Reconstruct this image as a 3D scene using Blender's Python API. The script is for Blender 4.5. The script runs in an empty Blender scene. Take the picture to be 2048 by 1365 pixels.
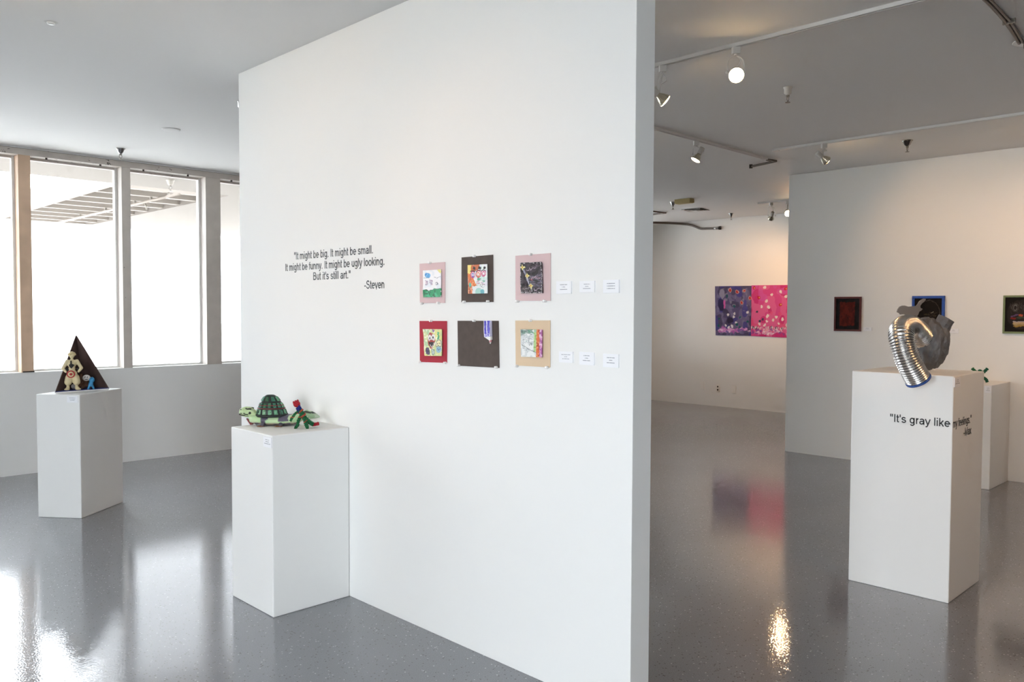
import bpy, bmesh, math, random
import numpy as np
from mathutils import Vector, Matrix, noise as mnoise

# ------------------------------------------------------------------ scene, camera, sky, exposure
S = bpy.context.scene
C = S.collection
S.view_settings.view_transform = 'Standard'
S.view_settings.look = 'None'
S.view_settings.gamma = 1.0
S.view_settings.use_curve_mapping = False
S.view_settings.exposure = 0.2
S.cycles.use_denoising = True
S.cycles.max_bounces = 6
S.cycles.diffuse_bounces = 4
S.cycles.glossy_bounces = 3
S.cycles.transmission_bounces = 3
S.cycles.transparent_max_bounces = 10
S.cycles.use_adaptive_sampling = True
S.cycles.adaptive_threshold = 0.1
S.cycles.time_limit = 1000
S.cycles.adaptive_min_samples = 16
S.cycles.sample_clamp_indirect = 8.0
S.cycles.blur_glossy = 0.3

EYE = 1.55
F_PX, YAW, PIT, ROL = 1636.78, 0.78949, 0.037026, 0.003941
cd = bpy.data.cameras.new('camera')
cam = bpy.data.objects.new('camera', cd)
C.objects.link(cam)
S.camera = cam
cd.sensor_fit = 'HORIZONTAL'
cd.sensor_width = 36.0
cd.lens = F_PX / 2048 * 36.0
cd.clip_start, cd.clip_end = 0.05, 300
Fv = Vector((math.cos(YAW) * math.cos(PIT), math.sin(YAW) * math.cos(PIT), -math.sin(PIT)))
Rv = Vector((math.sin(YAW), -math.cos(YAW), 0))
Uv = Rv.cross(Fv)
R2 = Rv * math.cos(ROL) + Uv * math.sin(ROL)
U2 = -Rv * math.sin(ROL) + Uv * math.cos(ROL)
cam.matrix_world = Matrix(((R2.x, U2.x, -Fv.x, 0), (R2.y, U2.y, -Fv.y, 0), (R2.z, U2.z, -Fv.z, EYE), (0, 0, 0, 1)))

SKY = 18.5                       # overcast sky outside, as bright as the photo's blown-out windows imply
SPOT = 1.4                      # multiplier for the warm track lamps
w = bpy.data.worlds.new('overcast_sky')
S.world = w
w.use_nodes = True
nt = w.node_tree
bg = nt.nodes['Background']
tc = nt.nodes.new('ShaderNodeTexCoord')
sx = nt.nodes.new('ShaderNodeSeparateXYZ')
rp = nt.nodes.new('ShaderNodeValToRGB')
nt.links.new(tc.outputs['Generated'], sx.inputs[0])
nt.links.new(sx.outputs['Z'], rp.inputs[0])
nt.links.new(rp.outputs[0], bg.inputs[0])
rp.color_ramp.elements[0].position = 0.0
rp.color_ramp.elements[0].color = (0.86, 0.89, 0.95, 1)
rp.color_ramp.elements[1].position = 1.0
rp.color_ramp.elements[1].color = (1.0, 1.035, 1.10, 1)
bg.inputs[1].default_value = SKY

H = 3.049                       # ceiling
XP, XP2, YP0, YP1 = 2.465, 2.582, 1.843, 4.963     # partition
YW = 8.616                      # window wall, inner face
XW2, YW2 = 8.528, 4.285         # right wall
XW3 = 11.774                    # far wall
XL, YR = -6.0, -9.0             # unseen left (window) wall and rear wall
SILL, GTOP = 0.955, 2.975


def portal(loc, rot, sx_, sy_):
    l = bpy.data.lights.new('window_portal', 'AREA')
    l.shape = 'RECTANGLE'
    l.size, l.size_y = sx_, sy_
    l.cycles.is_portal = True
    o = bpy.data.objects.new('window_portal', l)
    o.location = loc
    o.rotation_euler = rot
    C.objects.link(o)


portal((1.7, YW + 0.2, 1.97), (math.radians(-90), 0, 0), 6.5, 2.06)
portal((9.9, YW + 0.2, 1.97), (math.radians(-90), 0, 0), 2.9, 2.06)
portal((XL - 0.2, 0.0, 1.97), (0, math.radians(-90), 0), 2.06, 4.4)
portal((-3.9, YR - 0.2, 1.97), (math.radians(90), 0, 0), 3.2, 2.06)

# ------------------------------------------------------------------ helpers
random.seed(7)


def lin(c):
    if isinstance(c, str):
        c = c.lstrip('#')
        c = [int(c[i:i + 2], 16) / 255 for i in (0, 2, 4)]
    return tuple(((x + 0.055) / 1.055) ** 2.4 if x > 0.04045 else x / 12.92 for x in c[:3])


def mat(name, col, rough=0.6, metal=0.0, spec=0.5, noise=None, bump=None, emit=None, stain=None):
    """col: sRGB hex. noise=(scale, amount); bump=(scale, strength, distance); stain=(scale, threshold, hex)"""
    m = bpy.data.materials.new(name)
    m.use_nodes = True
    n, L = m.node_tree.nodes, m.node_tree.links
    b = n['Principled BSDF']
    c = lin(col)
    b.inputs['Base Color'].default_value = (*c, 1)
    b.inputs['Roughness'].default_value = rough
    b.inputs['Metallic'].default_value = metal
    b.inputs['Specular IOR Level'].default_value = spec
    t = n.new('ShaderNodeTexCoord')
    last = None
    if noise:
        a = n.new('ShaderNodeTexNoise')
        a.inputs['Scale'].default_value = noise[0]
        a.inputs['Detail'].default_value = 2
        L.new(t.outputs['Object'], a.inputs['Vector'])
        r = n.new('ShaderNodeValToRGB')
        k = noise[1]
        r.color_ramp.elements[0].position = 0.3
        r.color_ramp.elements[1].position = 0.7
        r.color_ramp.elements[0].color = (*[x * (1 - k) for x in c], 1)
        r.color_ramp.elements[1].color = (*[min(1, x * (1 + k)) for x in c], 1)
        L.new(a.outputs[0], r.inputs[0])
        last = r.outputs[0]
    if stain:
        a = n.new('ShaderNodeTexNoise')
        a.inputs['Scale'].default_value = stain[0]
        a.inputs['Detail'].default_value = 4
        a.inputs['Roughness'].default_value = 0.7
        L.new(t.outputs['Object'], a.inputs['Vector'])
        r = n.new('ShaderNodeValToRGB')
        r.color_ramp.elements[0].position = stain[1]
        r.color_ramp.elements[1].position = stain[1] + 0.04
        r.color_ramp.elements[0].color = (0, 0, 0, 1)
        r.color_ramp.elements[1].color = (1, 1, 1, 1)
        L.new(a.outputs[0], r.inputs[0])
        mx = n.new('ShaderNodeMix')
        mx.data_type = 'RGBA'
        L.new(r.outputs[0], mx.inputs[0])
        if last:
            L.new(last, mx.inputs[6])
        else:
            mx.inputs[6].default_value = (*c, 1)
        mx.inputs[7].default_value = (*lin(stain[2]), 1)
        last = mx.outputs[2]
    if last:
        L.new(last, b.inputs['Base Color'])
    if bump:
        a = n.new('ShaderNodeTexNoise')
        a.inputs['Scale'].default_value = bump[0]
        a.inputs['Detail'].default_value = 1.5
        L.new(t.outputs['Object'], a.inputs['Vector'])
        bm_ = n.new('ShaderNodeBump')
        bm_.inputs['Strength'].default_value = bump[1]
        bm_.inputs['Distance'].default_value = bump[2]
        L.new(a.outputs[0], bm_.inputs['Height'])
        L.new(bm_.outputs[0], b.inputs['Normal'])
    if emit:
        b.inputs['Emission Color'].default_value = (*lin(emit[0]), 1)
        b.inputs['Emission Strength'].default_value = emit[1]
    return m


def vcol_mat(name, rough=0.6, spec=0.4, bump=None):
    m = mat(name, '#ffffff', rough, 0, spec, bump=bump)
    n, L = m.node_tree.nodes, m.node_tree.links
    a = n.new('ShaderNodeAttribute')
    a.attribute_name = 'paint'
    L.new(a.outputs['Color'], n['Principled BSDF'].inputs['Base Color'])
    return m


class MB:
    """collects shapes, then links them as ONE mesh object"""
    def __init__(s):
        s.v, s.f, s.c = [], [], []

    def add(s, verts, faces, M=None, col=None):
        o = len(s.v)
        for p in verts:
            p = Vector(p)
            s.v.append(tuple(M @ p if M is not None else p))
        s.f += [tuple(i + o for i in f) for f in faces]
        if col is not None:
            s.c += [col] * len(verts) if isinstance(col[0], (int, float)) else list(col)
        return s

    def box(s, x0, x1, y0, y1, z0, z1, M=None, col=None):
        v = [(x, y, z) for z in (z0, z1) for y in (y0, y1) for x in (x0, x1)]
        f = [(0, 2, 3, 1), (4, 5, 7, 6), (0, 1, 5, 4), (2, 6, 7, 3), (0, 4, 6, 2), (1, 3, 7, 5)]
        return s.add(v, f, M, col)

    def rings(s, rings, cap=True, M=None, col=None):
        n = len(rings[0])
        v = [p for r in rings for p in r]
        f = []
        for i in range(len(rings) - 1):
            for j in range(n):
                k = (j + 1) % n
                f.append((i * n + j, i * n + k, (i + 1) * n + k, (i + 1) * n + j))
        if cap:
            f.append(tuple(reversed(range(n))))
            f.append(tuple(range((len(rings) - 1) * n, len(rings) * n)))
        return s.add(v, f, M, col)

    def lathe(s, prof, n=20, M=None, cap=True, col=None):
        """prof: (radius, z) going up"""
        return s.rings([[(r * math.cos(2 * math.pi * j / n), r * math.sin(2 * math.pi * j / n), z) for j in range(n)]
                        for r, z in prof], cap, M, col)

    def tube(s, path, rad, n=10, M=None, col=None, cap=True):
        P = [Vector(p) for p in path]
        if not isinstance(rad, (list, tuple)):
            rad = [rad] * len(P)
        T = []
        for i in range(len(P)):
            a, b = P[max(0, i - 1)], P[min(len(P) - 1, i + 1)]
            T.append((b - a).normalized())
        up = Vector((0, 0, 1)) if abs(T[0].z) < 0.9 else Vector((1, 0, 0))
        N = (up - T[0] * up.dot(T[0])).normalized()
        rr = []
        for i in range(len(P)):
            N = (N - T[i] * N.dot(T[i])).normalized()
            B = T[i].cross(N)
            rr.append([tuple(P[i] + (N * math.cos(2 * math.pi * j / n) + B * math.sin(2 * math.pi * j / n)) * rad[i])
                       for j in range(n)])
        return s.rings(rr, cap, M, col)

    def prism(s, pts, z0, z1, M=None, col=None):
        n = len(pts)
        v = [(x, y, z0) for x, y in pts] + [(x, y, z1) for x, y in pts]
        f = [tuple(reversed(range(n))), tuple(range(n, 2 * n))]
        f += [(i, (i + 1) % n, n + (i + 1) % n, n + i) for i in range(n)]
        return s.add(v, f, M, col)

    def ball(s, c, r, n=12, m=8, M=None, col=None):
        if not isinstance(r, (list, tuple)):
            r = (r, r, r)
        rr = []
        for i in range(m + 1):
            t = -math.pi / 2 + math.pi * (0.02 + 0.96 * i / m)
            rr.append([(c[0] + r[0] * math.cos(t) * math.cos(2 * math.pi * j / n),
                        c[1] + r[1] * math.cos(t) * math.sin(2 * math.pi * j / n), c[2] + r[2] * math.sin(t)) for j in range(n)])
        return s.rings(rr, True, M, col)

    def build(s, name, m, parent=None, smooth=False, bevel=0):
        me = bpy.data.meshes.new(name)
        me.from_pydata(s.v, [], s.f)
        me.materials.append(m)
        bm = bmesh.new()
        bm.from_mesh(me)
        bmesh.ops.recalc_face_normals(bm, faces=bm.faces)
        bm.to_mesh(me)
        bm.free()
        if smooth:
            me.polygons.foreach_set('use_smooth', [True] * len(me.polygons))
        if s.c and len(s.c) == len(s.v):
            a = me.color_attributes.new('paint', 'FLOAT_COLOR', 'POINT')
            a.data.foreach_set('color', [x for c in s.c for x in (*c[:3], 1.0)])
        o = bpy.data.objects.new(name, me)
        C.objects.link(o)
        if parent is not None:
            o.parent = parent
        if bevel:
            b = o.modifiers.new('bevel', 'BEVEL')
            b.width = bevel
            b.segments = 2
            b.limit_method = 'ANGLE'
        return o


def tag(o, label, cat, group=None, kind=None):
    if label:
        o['label'] = label
    if cat:
        o['category'] = cat
    if group:
        o['group'] = group
    if kind:
        o['kind'] = kind
    return o


def thing(name, label, cat, M=None, loc=None, rz=0, group=None):
    o = bpy.data.objects.new(name, None)
    C.objects.link(o)
    o.empty_display_size = 0.1
    if M is not None:
        o.matrix_world = M
    else:
        o.location = loc or (0, 0, 0)
        o.rotation_euler = (0, 0, rz)
    return tag(o, label, cat, group)


def struct(o, label=None):
    o['kind'] = 'structure'
    if label:
        o['label'] = label
    return o


def face_negx(x, y, z):       # local x right, y up, z out of a wall that faces -X
    return Matrix(((0, 0, -1, x), (-1, 0, 0, y), (0, 1, 0, z), (0, 0, 0, 1)))


def face_negy(x, y, z):       # same for a face that looks towards -Y
    return Matrix(((1, 0, 0, x), (0, 0, -1, y), (0, 1, 0, z), (0, 0, 0, 1)))


def aim_matrix(loc, d):       # local +z along d
    d = Vector(d).normalized()
    return Matrix.Translation(loc) @ d.to_track_quat('Z', 'Y').to_matrix().to_4x4()


def smooth_path(pts, n=12):
    P = [Vector(p) for p in pts]
    P = [P[0] * 2 - P[1]] + P + [P[-1] * 2 - P[-2]]
    out = []
    for i in range(1, len(P) - 2):
        for k in range(n):
            t = k / n
            a, b, c, d = P[i - 1], P[i], P[i + 1], P[i + 2]
            out.append(0.5 * ((2 * b) + (c - a) * t + (2 * a - 5 * b + 4 * c - d) * t * t + (3 * b - a - 3 * c + d) * t ** 3))
    out.append(P[-2])
    return out


RZ_CAM = YAW - math.pi / 2      # turn that makes a thing's local x run along the picture

# ------------------------------------------------------------------ materials
M_WALL = mat('white_wall_paint', '#f0f0ee', 0.7, spec=0.25)
M_SILLW = mat('white_rough_wall_paint', '#f0f0ee', 0.7, spec=0.25, bump=(7, 0.2, 0.008))
M_CEIL = mat('white_ceiling_paint', '#eeedeb', 0.8, spec=0.2, bump=(1.4, 0.06, 0.03))
M_PLINTH = mat('white_plinth_paint', '#efefed', 0.55, spec=0.3, stain=(6.5, 0.74, '#cfcdc9'))
M_TAUPE = mat('taupe_frame_paint', '#d0c8c0', 0.6, noise=(8, 0.05), stain=(22, 0.70, '#6d655d'))
M_RAIL = mat('worn_rail_paint', '#c8c0b8', 0.65, noise=(9, 0.06), stain=(14, 0.62, '#5d544b'))
M_DARK = mat('dark_gap', '#3d352f', 0.9)
M_WOOD = mat('bare_brown_wood', '#d8b99d', 0.7, noise=(5, 0.1), stain=(18, 0.69, '#8d7158'))
M_ALU = mat('pale_window_stop', '#dedcd8', 0.45)
M_METAL = mat('chrome', '#c8c8c8', 0.18, 1.0)
M_STEEL = mat('dull_steel', '#8c8780', 0.4, 0.9)
M_CONDUIT = mat('grey_conduit', '#6f6761', 0.45, 0.5)
M_BLACK = mat('black_plastic', '#1c1a19', 0.5)
M_TRACK = mat('white_track_enamel', '#dcdad6', 0.4)
M_WHITE = mat('white_plastic', '#f2f1ee', 0.4)
M_PAPER = mat('white_card', '#f4f5f8', 0.8, spec=0.2)
M_INK = mat('grey_print', '#8b8c98', 0.8)
M_VINYL = mat('black_vinyl', '#26272a', 0.5)


def floor_material():
    m = bpy.data.materials.new('grey_speckled_epoxy')
    m.use_nodes = True
    n, L = m.node_tree.nodes, m.node_tree.links
    b = n['Principled BSDF']
    t = n.new('ShaderNodeTexCoord')

    def vor(scale, thr0, thr1):
        v = n.new('ShaderNodeTexVoronoi')
        v.inputs['Scale'].default_value = scale
        L.new(t.outputs['Object'], v.inputs['Vector'])
        s = n.new('ShaderNodeSeparateColor')
        L.new(v.outputs['Color'], s.inputs[0])
        r = n.new('ShaderNodeValToRGB')
        r.color_ramp.interpolation = 'CONSTANT'
        r.color_ramp.elements[0].color = (0, 0, 0, 1)
        r.color_ramp.elements[1].position = thr0
        r.color_ramp.elements[1].color = (1, 1, 1, 1)
        L.new(s.outputs[0], r.inputs[0])
        d = n.new('ShaderNodeMath')
        d.operation = 'LESS_THAN'
        d.inputs[1].default_value = thr1
        L.new(v.outputs['Distance'], d.inputs[0])
        k = n.new('ShaderNodeMath')
        k.operation = 'MULTIPLY'
        L.new(r.outputs[0], k.inputs[0])
        L.new(d.outputs[0], k.inputs[1])
        return k.outputs[0]

    big = n.new('ShaderNodeTexNoise')
    big.inputs['Scale'].default_value = 1.1
    big.inputs['Detail'].default_value = 2
    L.new(t.outputs['Object'], big.inputs['Vector'])
    base = n.new('ShaderNodeValToRGB')
    base.color_ramp.elements[0].position = 0.3
    base.color_ramp.elements[1].position = 0.7
    base.color_ramp.elements[0].color = (*lin('#64666e'), 1)
    base.color_ramp.elements[1].color = (*lin('#6d6f77'), 1)
    L.new(big.outputs[0], base.inputs[0])
    fine = n.new('ShaderNodeTexNoise')
    fine.inputs['Scale'].default_value = 220
    fine.inputs['Detail'].default_value = 0
    L.new(t.outputs['Object'], fine.inputs['Vector'])
    fm = n.new('ShaderNodeMix')
    fm.data_type = 'RGBA'
    fm.blend_type = 'OVERLAY'
    fm.inputs[0].default_value = 0.35
    L.new(base.outputs[0], fm.inputs[6])
    L.new(fine.outputs[0], fm.inputs[7])
    prev = fm.outputs[2]
    for sc, a, d, col in ((105, 0.92, 0.42, '#222226'), (110, 0.962, 0.37, '#b4b6ba')):
        mx = n.new('ShaderNodeMix')
        mx.data_type = 'RGBA'
        L.new(vor(sc, a, d), mx.inputs[0])
        L.new(prev, mx.inputs[6])
        mx.inputs[7].default_value = (*lin(col), 1)
        prev = mx.outputs[2]
    L.new(prev, b.inputs['Base Color'])
    b.inputs['Roughness'].default_value = 0.42
    b.inputs['Coat Weight'].default_value = 1.0
    b.inputs['Coat Roughness'].default_value = 0.05
    b.inputs['Coat IOR'].default_value = 1.6
    b.inputs['Specular IOR Level'].default_value = 0.5
    b.inputs['IOR'].default_value = 1.6
    # orange-peel and roller marks in the coat
    n1 = n.new('ShaderNodeTexNoise')
    n1.inputs['Scale'].default_value = 120
    n1.inputs['Detail'].default_value = 0
    L.new(t.outputs['Object'], n1.inputs['Vector'])
    n2 = n.new('ShaderNodeTexNoise')
    n2.inputs['Scale'].default_value = 9
    n2.inputs['Detail'].default_value = 1
    L.new(t.outputs['Object'], n2.inputs['Vector'])
    b1 = n.new('ShaderNodeBump')
    b1.inputs['Strength'].default_value = 0.2
    b1.inputs['Distance'].default_value = 0.0012
    L.new(n1.outputs[0], b1.inputs['Height'])
    b2 = n.new('ShaderNodeBump')
    b2.inputs['Strength'].default_value = 0.05
    b2.inputs['Distance'].default_value = 0.008
    L.new(n2.outputs[0], b2.inputs['Height'])
    L.new(b1.outputs[0], b2.inputs['Normal'])
    L.new(b2.outputs[0], b.inputs['Coat Normal'])
    return m


def glass_material():
    m = bpy.data.materials.new('window_glass')
    m.use_nodes = True
    n, L = m.node_tree.nodes, m.node_tree.links
    for x in list(n):
        n.remove(x)
    o = n.new('ShaderNodeOutputMaterial')
    tr = n.new('ShaderNodeBsdfTransparent')
    tr.inputs[0].default_value = (0.97, 0.985, 0.98, 1)
    gl = n.new('ShaderNodeBsdfGlossy')
    gl.inputs['Roughness'].default_value = 0.02
    fr = n.new('ShaderNodeFresnel')
    fr.inputs[0].default_value = 1.3
    mx = n.new('ShaderNodeMixShader')
    L.new(fr.outputs[0], mx.inputs[0])
    L.new(tr.outputs[0], mx.inputs[1])
    L.new(gl.outputs[0], mx.inputs[2])
    L.new(mx.outputs[0], o.inputs[0])
    return m


def film_material():
    m = bpy.data.materials.new('frosted_film')
    m.use_nodes = True
    n, L = m.node_tree.nodes, m.node_tree.links
    for x in list(n):
        n.remove(x)
    o = n.new('ShaderNodeOutputMaterial')
    tr = n.new('ShaderNodeBsdfTranslucent')
    tr.inputs[0].default_value = (0.82, 0.83, 0.85, 1)
    df = n.new('ShaderNodeBsdfTransparent')
    df.inputs[0].default_value = (0.86, 0.87, 0.88, 1)
    mx = n.new('ShaderNodeMixShader')
    mx.inputs[0].default_value = 0.45
    L.new(tr.outputs[0], mx.inputs[1])
    L.new(df.outputs[0], mx.inputs[2])
    L.new(mx.outputs[0], o.inputs[0])
    return m


M_FILM = film_material()
M_FLOOR = floor_material()
M_GLASS = glass_material()

# ------------------------------------------------------------------ room shell
struct(MB().box(XL - 0.2, XW3 + 0.2, YR - 0.2, YW + 0.2, -0.12, 0).build('floor', M_FLOOR))
struct(MB().box(XL - 0.2, XW3 + 0.2, YR - 0.2, YW + 0.2, H, H + 0.12).build('ceiling', M_CEIL))
struct(MB().box(XP, XP2, YP0, YP1, 0, H).build('wall_partition', M_WALL, bevel=0.002))
struct(MB().box(XW2, XW2 + 0.14, YR, YW2, 0, H).build('wall_right', M_WALL, bevel=0.002))
struct(MB().box(XW3, XW3 + 0.2, YR - 0.2, YW + 0.2, 0, H).build('wall_far', M_SILLW))

# window wall: low wall, peeling head rail, posts; each light of glass is a window of its own
PITCH, FIRST = 0.905, 2.165
SOLID = (3, 4, 5, 6)            # unseen bays behind the partition, closed to cut daylight in the right room
ks = list(range(-4, 11))
posts = [(FIRST + k * PITCH, k) for k in ks]
xa, xb = XL, posts[-1][0]
mb = MB().box(XL, XW3, YW, YW + 0.2, 0, SILL).box(xb + 0.08, XW3, YW, YW + 0.2, SILL, H).box(XL, posts[0][0] - 0.05, YW, YW + 0.2, SILL, H)
mb.box(XL, XW3, YW, YW + 0.2, H - 0.012, H)
wall_back = struct(mb.build('wall_back', M_SILLW))
MB().box(posts[0][0], xb + 0.08, YW - 0.006, YW + 0.2, GTOP, H - 0.016).build('head_rail', M_RAIL, wall_back)
MB().box(posts[0][0], xb + 0.08, YW + 0.004, YW + 0.19, H - 0.016, H - 0.011).build('shadow_gap', M_DARK, wall_back)
for x, k in posts:
    half = {0: 0.051, 1: 0.043, 2: 0.083}.get(k, 0.05)
    mb = MB().box(x - half, x + half, YW - 0.003, YW + 0.13, SILL, GTOP)
    o = mb.build('mullion', M_WOOD if k == 0 else M_TAUPE, wall_back, bevel=0.002)
    if k == 0:
        o['label'] = 'bare brown wooden mullion'
        MB().box(x - half + 0.01, x + half + 0.004, YW - 0.006, YW + 0.1, SILL, SILL + 0.012).build('mullion_foot', M_DARK, wall_back)


def window(nm, x0, x1, axis):
    """one light of glass: pane, frame stops, two small clips under the head rail"""
    o = bpy.data.objects.new(nm, None)
    C.objects.link(o)
    struct(o)

    def bx(m, a0, a1, d0, d1, z0, z1):
        if axis == 'y':
            return m.box(a0, a1, YW + d0, YW + d1, z0, z1)
        if axis == 'r':
            return m.box(a0, a1, YR - d1, YR - d0, z0, z1)
        return m.box(XL - d1, XL - d0, a0, a1, z0, z1)
    bx(MB(), x0 + 0.01, x1 - 0.01, 0.150, 0.156, SILL + 0.006, GTOP - 0.004).build('pane', M_GLASS, o)
    if axis == 'y':     # lower lights carry a white frosted film
        x_, z_ = (x0 + 0.02, x1 - 0.02), (SILL + 0.016, 2.39)
        MB().add([(x_[0], YW + 0.148, z_[0]), (x_[1], YW + 0.148, z_[0]), (x_[1], YW + 0.148, z_[1]), (x_[0], YW + 0.148, z_[1])], [(0, 1, 2, 3)]).build('frosted_film', M_FILM, o)
    f = MB()
    bx(f, x0, x0 + 0.022, 0.125, 0.18, SILL, GTOP)
    bx(f, x1 - 0.022, x1, 0.125, 0.18, SILL, GTOP)
    bx(f, x0 + 0.022, x1 - 0.022, 0.125, 0.18, SILL, SILL + 0.018)
    f.build('frame', M_ALU, o)
    bx(MB(), x0 + 0.022, x1 - 0.022, 0.125, 0.18, GTOP - 0.02, GTOP).build('frame_head', M_RAIL, o)
    if axis == 'y':
        for q in (0.17, 0.76):
            xc = x0 + (x1 - x0) * q
            MB().box(xc - 0.008, xc + 0.008, YW + 0.0, YW + 0.012, GTOP - 0.016, GTOP).build('clip', M_DARK, o)
    return o


n_win = 1
for (xq, k), (xr, k2) in zip(posts[:-1], posts[1:]):
    h0 = {0: 0.051, 1: 0.043, 2: 0.083}.get(k, 0.05)
    h1 = {0: 0.051, 1: 0.043, 2: 0.083}.get(k2, 0.05)
    if k in SOLID:
        MB().box(xq, xr, YW + 0.001, YW + 0.19, SILL - 0.01, GTOP + 0.01).build('daylight_block_panel', M_SILLW, wall_back)  # added panel, never in view: holds window light off the right room
        continue
    window('window_%d' % n_win, xq + h0, xr - h1, 'y')
    n_win += 1

# left wall, out of frame: same glazing, it carries most of the daylight
mb = MB().box(XL - 0.2, XL, YR, YW + 0.2, 0, SILL).box(XL - 0.2, XL, YR, YW + 0.2, GTOP, H)
mb.box(XL - 0.2, XL, YR, -2.1, SILL, GTOP).box(XL - 0.2, XL, 2.1, YW + 0.2, SILL, GTOP)
wall_left = struct(mb.build('wall_left', M_WALL))
ys = [-2.1 + 1.05 * i for i in range(5)]
for y in ys[1:-1]:
    MB().box(XL - 0.13, XL + 0.003, y - 0.045, y + 0.045, SILL, GTOP).build('mullion', M_TAUPE, wall_left)
for a, b_ in zip(ys[:-1], ys[1:]):
    if b_ - a > 2:
        continue
    window('window_%d' % n_win, a + 0.045, b_ - 0.045, 'x')
    n_win += 1

# rear wall behind the camera, glazed on the street side
mb = MB().box(XL, XW3, YR - 0.2, YR, 0, SILL).box(XL, XW3, YR - 0.2, YR, GTOP, H)
mb.box(XL, -5.4, YR - 0.2, YR, SILL, GTOP).box(-2.4, XW3, YR - 0.2, YR, SILL, GTOP)
struct(MB().box(2.5, 2.62, YR, -0.7, 0, H).build('wall_light_blocker', M_WALL))  # unseen wall added to keep rear and left daylight out of the right room
wall_rear = struct(mb.build('wall_rear', M_WALL))
xs = [-5.4 + 1.0 * i for i in range(4)]
for x in xs[1:-1]:
    MB().box(x - 0.045, x + 0.045, YR - 0.13, YR + 0.003, SILL, GTOP).build('mullion', M_TAUPE, wall_rear)
for a, b_ in zip(xs[:-1], xs[1:]):
    window('window_%d' % n_win, a + 0.045, b_ - 0.045, 'r')
    n_win += 1

# ------------------------------------------------------------------ outside
M_GROUND = mat('pale_concrete', '#a8a6a2', 0.9, noise=(0.6, 0.03))
M_SOFFIT = mat('beige_soffit_paint', '#6f6862', 0.85, noise=(0.9, 0.02))
M_RAFTER = mat('beige_rafter_paint', '#8c847d', 0.85, noise=(2, 0.03))
ground = MB().box(-60, 60, YW + 0.2, 90, -0.14, -0.04)
ground.box(-60, XL - 0.2, -40, YW + 0.2, -0.14, -0.04).box(XL - 0.2, 60, -40, YR - 0.2, -0.14, -0.04)
struct(ground.build('ground', M_GROUND))
ZC = 3.1
cn = thing('roof_canopy', 'beige roof canopy with exposed rafters outside the windows', 'canopy', loc=(0, 0, ZC))
MB().box(XL - 0.2, 14, YW + 0.2, 10.66, 0.0, 0.12).build('soffit', M_SOFFIT, cn)
MB().box(5.14, 14, 10.66, 16.6, 0.0, 0.3).build('flat_soffit', M_SOFFIT, cn)
MB().box(3.72, 5.14, 10.66, 16.6, 0.26, 0.3).build('deck', M_RAFTER, cn)
MB().box(3.68, 3.74, 10.66, 16.6, 0.0, 0.3).build('edge_beam', M_RAFTER, cn)
MB().box(3.74, 5.14, 16.48, 16.6, 0.0, 0.26).build('end_beam', M_RAFTER, cn)
for i in range(9):
    y = 11.12 + 0.6 * i
    MB().box(3.74, 5.14, y - 0.05, y + 0.05, 0.02, 0.26).build('rafter', M_RAFTER, cn)
pipe = thing('sprinkler_pipe', 'thin pale pipe running below the canopy rafters', 'pipe', loc=(4.51, 0, ZC))
M_PIPE = mat('pale_pipe_paint', '#8f867e', 0.6)
MB().tube([(0, 10.75, -0.03), (0, 16.4, -0.03)], 0.02, 8).build('tube', M_PIPE, pipe, True)
for y in (11.12, 11.72, 12.32, 13.52, 14.72):
    MB().box(-0.012, 0.012, y - 0.02, y + 0.02, -0.055, 0.03).build('clamp', M_STEEL, pipe)
MB().tube([(0, 11.95, -0.03), (0.03, 11.95, -0.14)], 0.012, 6).build('drop_nozzle', M_STEEL, pipe, True)

# ------------------------------------------------------------------ plinths
def plinth(label, x0, x1, y0, y1, h, M=None):
    if M is None:
        M = Matrix.Translation(((x0 + x1) / 2, (y0 + y1) / 2, 0))
    a, b = (x1 - x0) / 2, (y1 - y0) / 2
    o = MB().box(-a, a, -b, b, 0, h).build('display_plinth', M_PLINTH, bevel=0.005)
    o.matrix_world = M
    return tag(o, label, 'plinth', 'white display plinths')


def card(label, M, wd, ht, lines, group, t=0.004, tilt=0.0):
    """small caption card: paper block with three rows of tiny print"""
    o = thing('caption_card', label, 'card', M=M @ Matrix.Rotation(tilt, 4, 'Z'), group=group)
    MB().box(-wd / 2, wd / 2, -ht / 2, ht / 2, 0.0, t).build('card', M_PAPER, o)
    mb = MB()
    r = random.Random(label)
    for i, frac in enumerate(lines):
        y = ht * (0.22 - 0.19 * i)
        x = -wd * frac / 2
        while x < wd * frac / 2:
            l = wd * r.uniform(0.025, 0.06)
            mb.box(x, min(x + l, wd * frac / 2), y - ht * 0.026, y + ht * 0.026, t, t + 0.0003)
            x += l + wd * (0.012 if r.random() < 0.75 else 0.035)
    mb.build('print', M_INK, o)
    return o


P2H, PLH, PRH, PSH = 0.921, 0.918, 1.214, 0.917
plinth('white plinth against the partition carrying the green turtle', 2.012, XP - 0.002, 3.725, 4.17, P2H)
ang = math.radians(38.8)
ML = Matrix.Translation((1.968, 6.497, 0)) @ Matrix.Rotation(ang, 4, 'Z')
plinth('white plinth near the windows carrying the dark pyramid', 0, 0.53, 0, 0.345, PLH, ML @ Matrix.Translation((0.265, 0.1725, 0)))
plinth('tall white plinth with black lettering under the grey duct sculpture', 4.68, 5.21, 1.414, 1.95, PRH)
plinth('white plinth against the right wall, half hidden by the lettered plinth', 7.955, XW2 - 0.002, 2.097, 2.63, PSH)

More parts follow.
